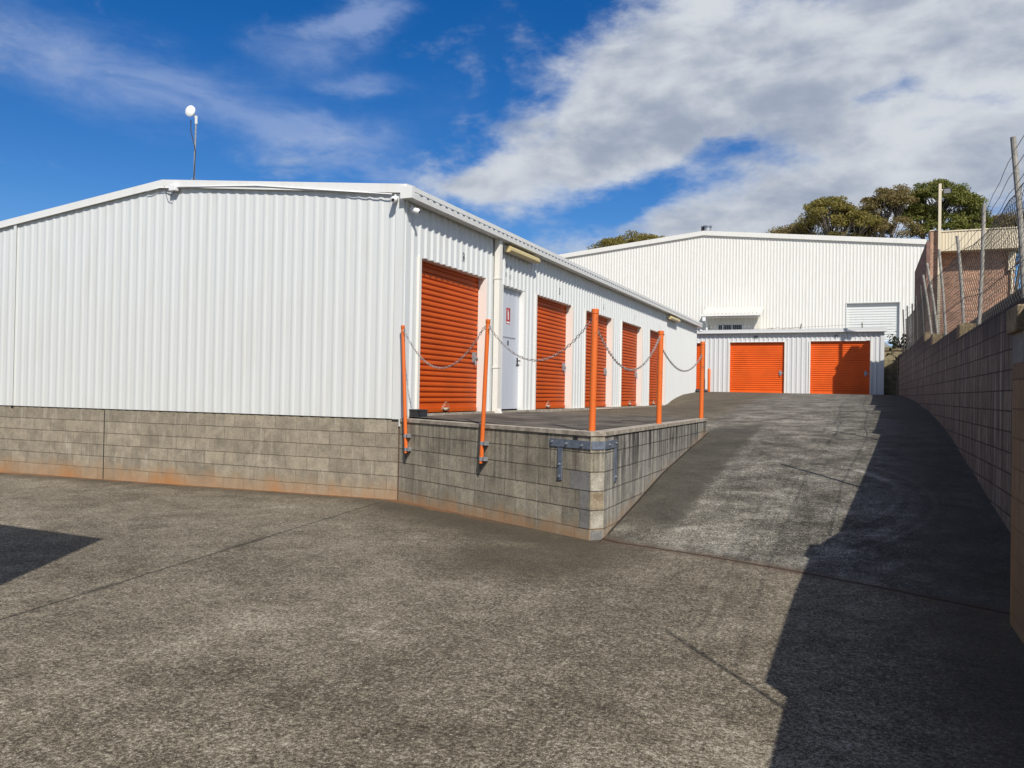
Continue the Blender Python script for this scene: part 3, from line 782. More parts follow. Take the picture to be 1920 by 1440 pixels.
an = thing("dish_antenna", "thin leaning mast with a small white round dish on the gable roof", "antenna", (-5.48, 1.5, 4.75))
MB().tube([(-5.48, 1.5, 4.75), (-5.47, 1.5, 5.7), (-5.455, 1.5, 6.45)], 0.016, 8).tube([(-5.47, 1.5, 5.38), (-5.4, 1.5, 5.38)], 0.012, 6).tube([(-5.52, 1.5, 4.8), (-5.52, 1.5, 5.42)], 0.013, 6).build("mast", M_GALV, an, smooth="auto")
MB().tube([(-5.452, 1.5, 6.43), (-5.452, 1.5, 6.58)], 0.026, 8).build("clamp", M_GREYTRIM, an, smooth="auto")
dd = Vector((0.12, -0.98, 0.10)).normalized(); dc = Vector((-5.535, 1.44, 6.66)); du_ = dd.cross(Vector((0, 0, 1))).normalized(); dv_ = du_.cross(dd)
mb = MB(); rings = [(0.105, 0.0), (0.103, 0.02), (0.08, 0.036), (0.045, 0.043), (0.0, 0.046)]
vs = []; N = 24
for (r, h) in rings:
    for k in range(N):
        th = 2 * math.pi * k / N; vs.append(dc + dd * h + du_ * (r * math.cos(th)) + dv_ * (r * math.sin(th)))
fs = [(i * N + k, i * N + (k + 1) % N, (i + 1) * N + (k + 1) % N, (i + 1) * N + k) for i in range(len(rings) - 1) for k in range(N)] + [tuple(range(N - 1, -1, -1))]
mb.add(vs, fs); mb.tube([dc, dc - dd * 0.06], [0.045, 0.025], 12); mb.tube([dc - dd * 0.05, (-5.455, 1.5, 6.54)], 0.018, 8)
mb.build("dish", M_WHITEPL, an, smooth="auto")
MB().tube([(-5.54, 1.46, 6.50), (-5.53, 1.45, 6.3), (-5.45, 1.46, 6.05), (-5.42, 1.47, 5.9), (-5.44, 1.47, 5.6), (-5.46, 1.47, 5.2), (-5.46, 1.47, 4.85)], 0.009, 6).tube([(-5.47, 1.47, 5.22), (-5.58, 1.4, 5.30), (-5.70, 1.2, 5.22), (-5.72, 0.9, 4.95), (-5.7, 0.5, 4.85)], 0.010, 6).build("cable", M_BLACKPL, an, smooth=True)

# ------------------------------------------------------------------ loading deck
dk = thing("loading_deck", "raised concrete block loading deck with pale coping in front of the shed doors", "loading deck", (1.7, 1.5, 0.0))
A0, A1, A2, A3, A4 = (0.0, -0.003), (3.40, -1.755), (3.515, -1.64), (3.515, 4.44), (0.03, 4.44)
def inset(poly, d):
    n = len(poly); out = []
    for i in range(n):
        p, q, r = Vector(poly[i - 1]), Vector(poly[i]), Vector(poly[(i + 1) % n])
        e1 = (q - p).normalized(); e2 = (r - q).normalized()
        n1 = Vector((-e1.y, e1.x)); n2 = Vector((-e2.y, e2.x))
        bis = (n1 + n2).normalized(); out.append(tuple(q + bis * (d / max(0.3, bis.dot(n1)))))
    return out
zb, zt = -0.3, 1.094
MB().quad((*A0, zb), (*A1, zb), (*A1, zt), (*A0, zt)).build("front_block_wall", M_BLK_FRONT, dk)
MB().quad((*A1, zb), (*A2, zb), (*A2, zt), (*A1, zt)).build("corner_block_face", M_CAPG and M_BLK_FRONT, dk)
MB().quad((*A2, zb), (*A3, zb), (*A3, zt), (*A2, zt)).quad((*A3, zb), (0.03, 4.44, zb), (0.03, 4.44, zt), (*A3, zt)).build("side_block_wall", M_BLK_SIDE, dk)
out = [(-0.0, -0.02), (3.402, -1.772), (3.53, -1.645), (3.53, 4.45), (0.05, 4.45)]
inn = inset(out, 0.17); inn[0] = (0.02, 0.16); inn[4] = (0.05, 4.3); inn[3] = (inn[3][0], 4.35)
mb = MB()
for a, b in ((0, 1), (1, 2), (2, 3)):
    o1, o2, i1, i2 = out[a], out[b], inn[a], inn[b]
    mb.add([(*o1, 1.088), (*o2, 1.088), (*o2, 1.132), (*o1, 1.132), (*i1, 1.134), (*i2, 1.134), (*i1, 1.088), (*i2, 1.088)], [(0, 1, 2, 3), (3, 2, 5, 4), (0, 6, 7, 1)])
mb.add([(*out[3], 1.088), (3.36, 4.45, 1.088), (3.36, 4.45, 1.132), (*out[3], 1.132)], [(0, 1, 2, 3)])
mb.build("coping", M_COPING, dk)
mb = MB(); gx = [0.0, 0.8, 1.6, 2.4, 3.2]
sl_ = [inn[0], inn[1], inn[2], (inn[2][0], 4.7), (0.0, 4.7)]
mb.add([(x, y, 1.128 + 0.03 * max(0, (2.2 - x) / 2.2)) for x, y in sl_], [(0, 1, 2, 3, 4)])
mb.build("deck_slab", M_SLAB, dk)
# patches of newer render and broken blocks on the nose of the wall
def on_front(u, z, off=0.003):
    d = Vector((A1[0] - A0[0], A1[1] - A0[1])).normalized(); n = Vector((d.y, -d.x))
    p = Vector(A0) + d * u + n * off
    return (p.x, p.y, z)
FL = (Vector(A1) - Vector(A0)).length
def patch(pts, m, name): 
    MB().add([on_front(u, z) for u, z in pts], [tuple(range(len(pts)))]).build(name, m, dk)
patch([(FL - 0.30, 0.515), (FL - 0.005, 0.515), (FL - 0.005, 0.705), (FL - 0.30, 0.705)], M_CAPG, "render_patch")
patch([(FL - 0.15, 0.315), (FL - 0.02, 0.315), (FL - 0.045, 0.36), (FL - 0.01, 0.43), (FL - 0.03, 0.505), (FL - 0.15, 0.505)], M_CAPG, "render_patch")
patch([(FL - 0.15, 0.118), (FL - 0.005, 0.118), (FL - 0.005, 0.305), (FL - 0.15, 0.305)], M_CAPG, "render_patch")
def on_cham(t, z, off=0.003):
    d = (Vector(A2) - Vector(A1)); L = d.length; d.normalize(); n = Vector((d.y, -d.x)); p = Vector(A1) + d * (t * L) + n * off
    return (p.x, p.y, z)
M_BROKEN = concrete("broken_block", (0.36, 0.30, 0.21), (0.20, 0.155, 0.10), 9.0)
M_LIME = concrete("lime_bloom", (0.45, 0.42, 0.35), (0.25, 0.225, 0.18), 9.0)
for (z0, z1, mm) in ((0.515, 0.70, M_LIME), (0.315, 0.50, M_BROKEN), (0.12, 0.30, M_LIME), (-0.08, 0.10, M_CAPG)):
    MB().add([on_cham(.05, z0), on_cham(.95, z0), on_cham(.95, z1), on_cham(.05, z1)], [(0, 1, 2, 3)]).build("corner_block", mm, dk)
MB().add([on_front(FL - 0.27, 1.035), on_front(FL - 0.21, 1.03), on_front(FL - 0.195, 1.055), on_front(FL - 0.22, 1.071), on_front(FL - 0.26, 1.068)], [(0, 1, 2, 3, 4)]).build("broken_hole", M_DARK, dk)
# galvanised gate-stop strap round the corner
sb = thing("corner_strap", "grey galvanised strap bracket bolted round the front corner of the block deck", "bracket", (3.2, -1.64, 0.55))
fd = (Vector(A1) - Vector(A0)).normalized(); fn = Vector((fd.y, -fd.x)); fd3 = Vector((fd.x, fd.y, 0)); fn3 = Vector((fn.x, fn.y, 0)); ZV = Vector((0, 0, 1))
def fpt(u, z, off): return Vector(on_front(u, z, off))
mb = MB()
mb.obox((fpt(FL - 0.63, 0, 0.006) + fpt(FL, 0, 0.006)) / 2 + ZV * 0.990, fd3 * 0.315, fn3 * 0.005, ZV * 0.042)
cd = (Vector(A2) - Vector(A1)); cL = cd.length; cd.normalize(); cn = Vector((cd.y, -cd.x, 0)); cd3 = Vector((cd.x, cd.y, 0))
mb.obox(Vector(on_cham(0.5, 0.990, 0.007)), cd3 * (cL / 2 - 0.006), cn * 0.005, ZV * 0.042)
mb.box(3.516, -1.635, 0.948, 3.527, -1.20, 1.032)
mb.build("horizontal_strap", M_STRAP, sb)
MB().obox(fpt(FL - 0.465, 0.763, 0.007), fd3 * 0.034, fn3 * 0.005, ZV * 0.175).build("vertical_strap", M_STRAP, sb)
MB().box(3.516, -1.285, 0.57, 3.527, -1.21, 0.943).build("vertical_strap", M_STRAP, sb)
for (u, z) in ((FL - 0.59, 1.0), (FL - 0.36, 0.99), (FL - 0.12, 0.985), (FL - 0.465, 0.76), (FL - 0.465, 0.625)):
    c = fpt(u, z, 0.012); MB().tube([c, c + fn3 * 0.014], 0.013, 6).build("bolt", M_GALV, sb)
for (y, z) in ((-1.50, .99), (-1.25, .995), (-1.248, .625)):
    MB().tube([(3.527, y, z), (3.542, y, z)], 0.013, 6).build("bolt", M_GALV, sb)

# black plastic bait box on the coping
bx = thing("plastic_box", "small black plastic box at the foot of the shed corner on the deck coping", "box", (0.02, 0.42, 1.134))
c = Vector((0.135, 0.27, 0)); e1 = Vector((0.58, -0.30, 0)).normalized(); e2 = Vector((0.30, 0.58, 0)).normalized()
MB().obox(c + ZV * 1.185, e1 * 0.125, e2 * 0.085, ZV * 0.050).build("base", M_BLACKPL, bx, bevel=0.008)
MB().obox(c + ZV * 1.248, e1 * 0.130, e2 * 0.090, ZV * 0.013).build("lid", M_BLACKPL, bx, bevel=0.006)

# ------------------------------------------------------------------ orange posts and chains
PG = "orange posts carrying the chain round the deck"
def post(label, p0, p1, r, clamps=(), tip=False, eyes=(), cap=True):
    p0, p1 = Vector(p0), Vector(p1); ax = (p1 - p0).normalized()
    th = thing("barrier_post", label, "post", p0, PG)
    MB().tube([p0, p1 - ax * 0.055], r, 20).build("pipe", M_POST, th, smooth="auto")
    MB().tube([p1 - ax * 0.055, p1 - ax * 0.05, p1 - ax * 0.006, p1], [r, r * 1.13, r * 1.13, r * 0.9], 20).build("cap", M_POST, th, smooth="auto")
    for z in clamps:
        t = (z - p0.z) / (p1.z - p0.z); c = p0 + (p1 - p0) * t
        mb = MB().tube([c - ax * 0.022, c + ax * 0.022], r * 1.14, 20)
        mb.obox(c - fn3 * 0.034, fd3 * 0.07, fn3 * 0.010, ZV * 0.026)
        mb.obox(c + fd3 * 0.055 - fn3 * 0.012, fd3 * 0.022, fn3 * 0.03, ZV * 0.022)
        mb.build("clamp", M_GALV, th, smooth="auto")
    if tip:
        MB().tube([p0 - ax * 0.075 - fd3 * 0.015, p0 - ax * 0.002], [0.006, r * 0.96], 16).build("plug", M_BLACKPL, th, smooth="auto")
    for (z, d) in eyes:
        t = (z - p0.z) / (p1.z - p0.z); c = p0 + (p1 - p0) * t; d = Vector(d)
        pts = [c + d * (r + 0.018 + 0.020 * math.cos(a)) + ZV * (0.020 * math.sin(a)) for a in [2 * math.pi * k / 12 for k in range(13)]]
        MB().tube(pts, 0.005, 6).build("eye_bolt", M_GALV, th, smooth=True)
    return th
fo = 0.045
P1 = [(0.209, -0.158, 0.66), (0.093, -0.118, 2.44)]; P2 = [(1.749, -0.958, 0.66), (1.838, -1.02, 2.41)]
def offp(p): return tuple(Vector(p))
rt_ = fd3
post("leaning orange post clamped low to the block wall beside the shed corner", P1[0], P1[1], 0.025, (0.90, 0.715), True, ((2.37, rt_),))
post("tilted orange post clamped to the front of the block deck, before the grey door", P2[0], P2[1], 0.026, (0.905, 0.715), True, ((2.31, -rt_), (2.31, rt_)))
P3 = (3.35, -1.57); P4 = (3.42, 1.22); P5 = (3.44, 4.33)
post("thick orange post standing on the coping at the front corner of the deck", (*P3, 1.13), (3.36, -1.56, 2.44), 0.036, (), False, ((2.31, -rt_), (2.26, (0, 1, 0))))
post("orange post standing midway along the driveway edge of the deck", (*P4, 1.13), (3.43, 1.22, 2.42), 0.037, (), False, ((2.32, (0, -1, 0)), (2.19, (0, 1, 0))))
post("orange post at the far end of the deck edge, before the narrow orange door", (*P5, 1.13), (3.445, 4.34, 2.47), 0.037, (), False, ((2.22, (0, -1, 0)),))

def link_mesh(mb, c, t, nrm, L=0.050, Wd=0.031, r=0.0042):
    """one oval chain link centred at c, long axis t, flat normal nrm"""
    s_ = t.cross(nrm).normalized(); hl = (L - Wd) / 2; rad = Wd / 2 - r
    pts = []
    for k in range(5): a = -math.pi / 2 + math.pi * k / 4; pts.append(c + t * (hl + rad * math.cos(a)) + s_ * (rad * math.sin(a)))
    for k in range(5): a = math.pi / 2 + math.pi * k / 4; pts.append(c + t * (-hl + rad * math.cos(a)) + s_ * (rad * math.sin(a)))
    n = len(pts); k0 = len(mb.v); m_ = 5
    for i, p in enumerate(pts):
        tg = (pts[(i + 1) % n] - pts[i - 1]).normalized(); a = nrm; b = tg.cross(a)
        for q in range(m_):
            th = 2 * math.pi * q / m_; v = p + (a * math.cos(th) + b * math.sin(th)) * r; mb.v.append(tuple(v))
    for i in range(n):
        for q in range(m_):
            mb.f.append((k0 + i * m_ + q, k0 + i * m_ + (q + 1) % m_, k0 + ((i + 1) % n) * m_ + (q + 1) % m_, k0 + ((i + 1) % n) * m_ + q)); mb.mi.append(0)
def chain(label, a, b, zmin, big=1.0):
    a, b = Vector(a), Vector(b)
    # parabola through both ends with its lowest point at zmin
    lo, hi = 0.0, 5.0
    for _ in range(50):
        s_ = (lo + hi) / 2
        mz = min(a.z + (b.z - a.z) * t - 4 * s_ * t * (1 - t) for t in [i / 100 for i in range(101)])
        if mz > zmin: lo = s_
        else: hi = s_
    P = lambda t: a + (b - a) * t - ZV * (4 * s_ * t * (1 - t))
    pts = [P(i / 600) for i in range(601)]
    acc = [0.0]
    for p, q in zip(pts, pts[1:]): acc.append(acc[-1] + (q - p).length)
    pitch = 0.0385 * big; n = int(acc[-1] / pitch); mb = MB(); i = 0
    hor = Vector((b.x - a.x, b.y - a.y, 0)).normalized().cross(ZV)
    for k in range(n):
        d = (k + 0.5) * acc[-1] / n
        while acc[i + 1] < d: i += 1
        t = (pts[i + 1] - pts[i]).normalized(); c = pts[i]
        n1 = hor; n2 = t.cross(hor).normalized()
        ang = (0.6 if k % 2 else -0.97) + 0.25 * math.sin(k * 1.7)
        link_mesh(mb, c, t, (n1 * math.cos(ang) + n2 * math.sin(ang)).normalized(), 0.052 * big, 0.031 * big, 0.0040 * big)
    o = mb.build("barrier_chain", M_CHAIN, smooth=True, uv=False)
    tag(o, label, "chain", "steel chains slung between the orange posts")
chain("steel chain sagging across the first orange door between the two leaning posts", (0.135, -0.155, 2.37), (1.775, -1.005, 2.31), 1.83)
chain("steel chain from the tilted post past the grey door to the thick corner post", (1.875, -1.055, 2.31), (3.295, -1.54, 2.305), 1.90)
chain("steel chain hanging along the deck edge from the corner post to the middle post", (3.36, -1.51, 2.25), (3.425, 1.16, 2.32), 1.83)
chain("farthest steel chain, between the middle post and the end post of the deck", (3.43, 1.28, 2.19), (3.44, 4.27, 2.22), 1.91)
# pale rope lying on the deck, stub of pipe at the end of the shed
o = MB().tube([(0.12, 8.55, 1.165), (0.25, 8.8, 1.165), (0.32, 9.3, 1.165), (0.22, 9.8, 1.165), (0.08, 10.1, 1.165)], 0.016, 6).build("pull_rope", M_ROPE, smooth=True)
tag(o, "pale rope lying on the deck at the foot of the third orange door", "rope")
o = MB().tube([(0.05, 22.0, 1.70), (0.42, 22.25, 1.70)], 0.07, 12).build("pipe_stub", M_BLACKPL, smooth="auto")
tag(o, "short black pipe on the ground at the far end of the long shed wall", "pipe")
# ------------------------------------------------------------------ rear storage shed
rs = thing("storage_shed", "low grey-white storage shed with wide bright orange doors at the ramp top", "shed", (2.0, 28.0, 1.6))
RX0, RX1, RY, RZ = -5.0, 6.80, 26.0, 4.30
RD = [(-2.5, -0.32, 3.85), (0.745, 3.0, 3.87), (4.04, 6.32, 3.89)]
clad(MB(), (RX0, RY, 0), (1, 0, 0), (0, -1, 0), RX1 - RX0 - 0.06, 1.55, RZ, [(a - RX0, b - RX0, h) for a, b, h in RD], start=0.1).build("front_wall", M_CLAD2, rs)
clad(MB(), (RX1, RY, 0), (0, 1, 0), (1, 0, 0), 5.0, 1.5, 4.25).build("end_wall", M_CLAD2, rs)
MB().box(RX0, 31.0, 1.5, RX1, 31.05, 4.1).box(RX0, RY + .02, 1.5, RX0 + .05, 31, 4.2).build("rear_wall", M_CLAD2, rs)
MB().box(RX1 - 0.10, RY - 0.045, 1.55, RX1 + 0.045, RY - 0.005, RZ).build("corner_flashing", M_CLAD2, rs)
MB().box(RX0 - .05, RY - 0.16, 4.245, RX1 + 0.12, RY - 0.10, 4.40).box(RX0 - .05, RY - 0.10, 4.245, RX1 + 0.12, RY + 0.05, 4.262).box(RX0 - .05, RY - .185, 4.245, RX1 + .13, RY - .16, 4.275).build("gutter", M_GREYTRIM, rs)
mb = MB(); prof = rib_profile(RX1 - RX0, 0.19)
for (a, oa), (b, ob) in zip(prof, prof[1:]):
    mb.quad((RX0 + a, RY - .05, 4.37 + oa), (RX0 + b, RY - .05, 4.37 + ob), (RX0 + b, 31.1, 4.16 + ob), (RX0 + a, 31.1, 4.16 + oa))
mb.build("roof", M_GREYTRIM, rs)
for i, (a, b, h) in enumerate(RD):
    roller_door(rs, (a, RY, 0), (1, 0, 0), (0, -1, 0), b - a, 1.66, h, M_ORANGE2, 1 if i else -1, None, M_CREAMTRIM, 0.08, 20 + i, 0.090)
    MB().box(a - 0.05, RY - 0.036, h - 0.012, b + 0.05, RY + 0.06, h + 0.008).build("head_flashing", M_TRIM, rs)
    if i:
        mb = MB(); x0 = 1.74 if i == 1 else 4.96
        text_mesh("80" if i == 1 else "81", 0.17, (x0, RY - 0.0305, 4.02), (0.92, 0, 0), (0, 0, 1), mb)
        mb.build("door_number", M_INK2, rs, uv=False)
o = MB().tube([(-0.06, 25.55, 1.64), (-0.06, 25.55, 2.66), (-0.06, 25.55, 2.70)], [0.062, 0.062, 0.045], 16).build("bollard", M_POST, smooth="auto")
tag(o, "short orange bollard in front of the grey shed, left of its first wide door", "bollard")

# dry branches and an old wire fence behind the low shed
rnd = random.Random(11); mb = MB()
for k in range(26):
    x = rnd.uniform(1.75, 3.1); y = rnd.uniform(27.3, 28.2); a = rnd.uniform(-0.5, 0.5); L = rnd.uniform(0.4, 1.1)
    z = 4.37 + rnd.uniform(0.0, 0.10) * (1 - abs(x - 2.2)); h = rnd.uniform(-0.04, 0.22)
    mb.tube([(x, y, z), (x + L * 0.5 * math.cos(a), y + L * .5 * math.sin(a), z + h * 0.7), (x + L * math.cos(a), y + L * math.sin(a), z + h)], [0.018, 0.014, 0.006], 5)
o = mb.build("dry_branches", mat("dry_wood", (0.30, 0.22, 0.14), 0.9)[0], smooth=True)
tag(o, "heap of dry brown branches lying on the low shed roof", "branches")
wf = thing("wire_fence", "old wire fence with thin bent stakes behind the low grey shed roof", "fence", (4, 31.8, 3.6))
for (x, dx_) in ((3.15, 0.13), (6.05, -0.04), (-1.2, 0.05)):
    MB().tube([(x, 31.8, 3.5), (x + dx_ * 0.25, 31.8, 4.3), (x + dx_, 31.8, 5.12)], 0.028, 6).build("stake", M_WIRE, wf, smooth="auto")
for i, z in enumerate((4.45, 4.68, 4.95)):
    MB().tube([(-1.2, 31.8, z - 0.1), (1, 31.8, z - 0.06), (3.2, 31.8, z), (6.05, 31.8, z + 0.10), (7.3, 31.8, z + 0.12)], 0.0055, 5).build("wire", M_WIRE, wf, smooth=True)

# ------------------------------------------------------------------ warehouse
wh = thing("warehouse", "large white ribbed steel warehouse with low gable rising behind the sheds", "warehouse", (-3.9, 55.0, 4.8))
WY, WX0, WX1, WR = 45.0, -17.6, 9.52, -3.88
def wz(x): return 11.28 + (12.66 - 11.28) * (1 - abs(x - WR) / 13.4)
wd = (5.12, 8.14, 7.50)
clad(MB(), (WX0, WY, 0), (1, 0, 0), (0, -1, 0), WX1 - WX0, 3.2, lambda u: wz(WX0 + u) - 0.2, [(wd[0] - WX0, wd[1] - WX0, wd[2])], pitch=0.2, depth=0.020, crest=0.04).build("gable_wall", M_CLAD3, wh)
MB().box(WX1 - 0.06, WY + 0.01, 3, WX1, 72, 11.1).box(WX0, WY + 0.01, 3, WX0 + 0.06, 72, 11.1).box(WX0, 72, 3, WX1, 72.06, 11.0).build("side_wall", M_CLAD3, wh)
MB().add([(WX0 - .2, WY - .1, wz(WX0 - .2) - .03), (WR, WY - .1, 12.63), (WX1 + .2, WY - .1, wz(WX1 + .2) - .03), (WX0 - .2, 72.2, wz(WX0 - .2) - .03), (WR, 72.2, 12.63), (WX1 + .2, 72.2, wz(WX1 + .2) - .03)], [(0, 1, 4, 3), (1, 2, 5, 4)]).build("roof", M_CLAD3, wh)
mb = MB()
for (xa, xb) in ((WX0 - 0.2, WR), (WR, WX1 + 0.05)):
    za, zb = wz(xa), wz(xb)
    mb.add([(xa, WY - .14, za - .30), (xb, WY - .14, zb - .30), (xb, WY - .14, zb), (xa, WY - .14, za), (xa, WY + .2, za - .30), (xb, WY + .2, zb - .30), (xb, WY + .2, zb + .01), (xa, WY + .2, za + .01)],
           [(0, 1, 2, 3), (3, 2, 6, 7), (0, 4, 5, 1)])
mb.build("barge_flashing", M_CLAD3, wh)
rdw = curtain(MB(), (wd[0], WY + 0.16, 0), (1, 0, 0), (0, -1, 0), wd[1] - wd[0], 4.4, wd[2] + .1, 0.16, 0.025).build("roller_door", M_WDOOR, wh)
MB().box(wd[0] + .05, WY + 0.12, 4.60, wd[1] - 0.05, WY + 0.15, 5.10).build("bottom_rail", M_BLUE, rdw)
MB().box(wd[1] - 0.01, WY - 0.04, 4.4, wd[1] + 0.05, WY + 0.25, wd[2]).box(wd[0] - 0.05, WY - 0.04, 4.4, wd[0] + 0.01, WY + 0.25, wd[2]).box(wd[0] - .05, WY - .04, wd[2] - .01, wd[1] + .05, WY + .25, wd[2] + .05).build("door_frame", M_GREYTRIM, rdw)
# lean-to with awning
lw = MB(); fy = 44.15
clad(lw, (-3.35, fy, 0), (1, 0, 0), (0, -1, 0), 3.15, 3.4, 6.98, [(0.62, 2.22, 6.24)], pitch=0.2)
lw.add([(-0.2, fy, 3.4), (-0.2, WY - .05, 3.4), (-0.2, WY - .05, 7.25), (-0.2, fy, 6.98)], [(0, 1, 2, 3)])
lw.add([(-3.35, fy, 3.4), (-3.35, WY - .05, 3.4), (-3.35, WY - .05, 7.25), (-3.35, fy, 6.98)], [(0, 1, 2, 3)])
M_CREAMCLAD = painted_metal("cream_cladding", (0.66, 0.63, 0.54), 0.5)
lt = lw.build("lean_to_wall", M_CREAMCLAD, wh)
mb = MB(); xa, xb = -3.66, 0.10
prof = rib_profile(xb - xa, 0.24, 0.07, 0.05, 0.03)
for (a, oa), (b, ob) in zip(prof, prof[1:]):
    mb.quad((xa + a, 43.45, 6.83 + oa), (xa + b, 43.45, 6.83 + ob), (xa + b, WY - .04, 7.42 + ob), (xa + a, WY - .04, 7.42 + oa))
mb.build("awning_roof", M_CREAMCLAD, wh)
MB().box(xa - .03, 43.36, 6.72, xb + .03, 43.45, 6.86).build("awning_gutter", M_TRIM, wh)
MB().box(xa + .25, fy - .45, 6.60, xb - .3, fy - .40, 6.70).build("awning_beam", M_TRIM, wh)
MB().add([(xb - .02, 43.46, 6.70), (xb - .02, WY - .04, 7.28), (xb - .02, WY - .04, 7.40), (xb - .02, 43.46, 6.83)], [(0, 1, 2, 3)]).build("awning_side", M_TRIM, wh)
w_ = MB().box(-2.73, fy + .03, 5.6, -1.13, fy + .06, 6.24).build("window", M_GLASS, wh)
mb = MB()
for x in (-2.73, -2.42, -1.83, -1.17): mb.box(x, fy - .02, 5.6, x + .05, fy + .028, 6.24)
mb.box(-2.73, fy - .02, 6.2, -1.12, fy + .028, 6.25)
mb.build("frame", M_TRIM, w_)
mb = MB()
for k in range(12): mb.box(-2.68 + k * 0.13, fy - .012, 5.6, -2.672 + k * 0.13, fy - .004, 6.2)
for k in range(4): mb.box(-2.68, fy - .014, 5.7 + k * .14, -1.15, fy - .006, 5.708 + k * .14)
mb.build("window_grille", M_GREYTRIM, w_)
MB().tube([(-3.5, 43.45, 6.74), (-3.5, 43.5, 6.55), (-3.42, 44.0, 6.30), (-3.42, 44.02, 3.6)], 0.06, 8).build("downpipe", M_WHITEPL, wh, smooth="auto")
MB().box(-3.60, 43.40, 6.42, -3.40, 43.58, 6.72).build("rain_head", M_WHITEPL, wh)
vt = thing("roof_vent", "short dark and silver metal roof vent on the ridge of the big warehouse", "roof vent", (-3.80, 45.8, 12.6))
MB().tube([(-3.80, 45.8, 12.5), (-3.80, 45.8, 13.06)], 0.27, 16).build("flue", M_GALV, vt, smooth="auto")
MB().tube([(-3.80, 45.8, 13.06), (-3.80, 45.8, 13.16)], [0.33, 0.30], 16).build("cowl", M_STRAP, vt, smooth="auto")
MB().box(-4.16, 45.5, 12.5, -4.06, 46.0, 13.1).build("side_plate", M_BLACKPL, vt)

# ------------------------------------------------------------------ right-hand walls
W0 = 7.30
rw = thing("retaining_wall", "long dark weathered concrete block retaining wall stepping up along the right of the ramp", "wall", (7.4, 10.0, 0.0))
steps = [(-3.30, 3.5, 2.46), (3.5, 8.3, 2.634), (8.3, 10.45, 2.834), (10.45, 24.0, 3.034)]
mb = MB()
for a, b, z in steps: mb.box(W0, a, -0.3, W0 + 0.19, b, z)
mb.build("block_courses", M_BLK_RIGHT, rw)
mb = MB()
for a, z in ((3.5, 2.634), (8.3, 2.834), (10.45, 3.034)):
    mb.box(W0 - 0.012, a - 0.004, z - 0.196, W0 + 0.20, a + 0.39, z + 0.012)
mb.build("cap_blocks", M_CAP, rw)
MB().box(W0 - .05, 23.6, 1.3, W0 + 0.2, 24.05, 3.06).build("end_pier", M_BLK_RIGHT, rw)
nw = thing("boundary_wall", "rust-stained block wall standing forward at the right edge, capped by a pale block", "wall", (7.1, -8, 0.0))
MB().box(6.94, -7.1, -0.3, 7.31, -3.3, 1.99).box(6.94, -16.0, -0.3, 7.31, -7.1, 1.95).prism([(6.945, -3.299), (7.299, -3.299), (7.299, -1.9)], -0.3, 2.12).build("block_courses", M_BLK_NEAR, nw)  # hidden wedge past the end added to slant the wall's cast shadow
MB().box(6.938, -3.9, 1.79, 7.0, -3.296, 1.992).build("grey_block", M_CAPG, nw)
MB().box(6.90, -3.70, 1.994, 7.36, -3.285, 2.165).build("cap_block", M_CAP, nw, bevel=0.012)
MB().box(6.94, -7.09, 1.994, 7.31, -3.705, 2.14).build("coping", M_BLK_NEAR, nw)
ew = thing("retaining_wall", "short mossy block wall between the low grey shed and the end of the right wall", "wall", (7.4, 26.5, 1.5))
MB().box(6.86, 26.40, 1.5, 8.4, 26.60, 3.50).build("block_courses", M_BLK_MOSS, ew)
MB().box(6.84, 26.36, 3.502, 8.4, 26.64, 3.58).build("coping", M_CAP, ew)

# ------------------------------------------------------------------ chain-link fence on the wall
cf = thing("chain_link_fence", "sagging chain-link fence with leaning pipe posts along the top of the right wall", "fence", (7.42, 8.0, 2.5))
FP = [(-7.9, 7.44, 2.0, 7.42, 3.9), (-1.0, 7.38, 2.40, 7.265, 4.02), (2.68, 7.43, 2.42, 7.48, 4.19), (4.30, 7.43, 2.60, 7.32, 4.07), (7.09, 7.43, 2.62, 7.29, 4.34),
      (8.73, 7.43, 2.80, 7.20, 4.34), (10.46, 7.43, 3.0, 7.24, 4.34), (12.8, 7.43, 3.0, 7.33, 4.4), (15.4, 7.43, 3.0, 7.38, 4.45), (17.8, 7.43, 3.0, 7.41, 4.48), (20.5, 7.43, 3.0, 7.40, 4.70), (22.7, 7.43, 3.0, 7.37, 4.80)]
for (y, xb, zb_, xt, zt_) in FP:
    rr = 0.012 if y < -5 else (0.025 if y < 12 else 0.022)
    MB().tube([(xb, y, zb_ - 0.05), ((xb + xt) / 2 + 0.01, y, (zb_ + zt_) / 2), (xt, y, zt_)], rr, 10).build("fence_post", M_FPOST if y < 12 else M_WIRE, cf, smooth="auto")
def fence_x(y, f):
    for a, b in zip(FP, FP[1:]):
        if a[0] <= y <= b[0]:
            t = (y - a[0]) / (b[0] - a[0])
            xb = a[1] + (b[1] - a[1]) * t; xt = a[3] + (b[3] - a[3]) * t
            zb_ = a[2] + (b[2] - a[2]) * t; zt_ = a[4] + (b[4] - a[4]) * t
            return xb, zb_, xt, zt_
    return (FP[-1][1], FP[-1][2], FP[-1][3], FP[-1][4])
MESH_T = [(-9, 3.15), (-5, 3.3), (-0.42, 3.60), (1.0, 3.67), (2.1, 3.76), (5.6, 3.87), (8.5, 3.99), (11, 4.05), (23, 4.4)]
def fpos(y, f):
    """f = 0 at the wall top, 1 at the top edge of the netting"""
    xb, zb_, xt, zt_ = fence_x(y, f)
    top = lerp_tab(MESH_T, y); top += -0.03 * math.sin(y * 2.3) ** 2
    z = zb_ + (top - zb_) * f
    return Vector((xb + (xt - xb) * (z - zb_) / (zt_ - zb_) + 0.03, y, z))
mb = MB(); dyw = 0.085; NS = 26
y = -4.6; k = 0
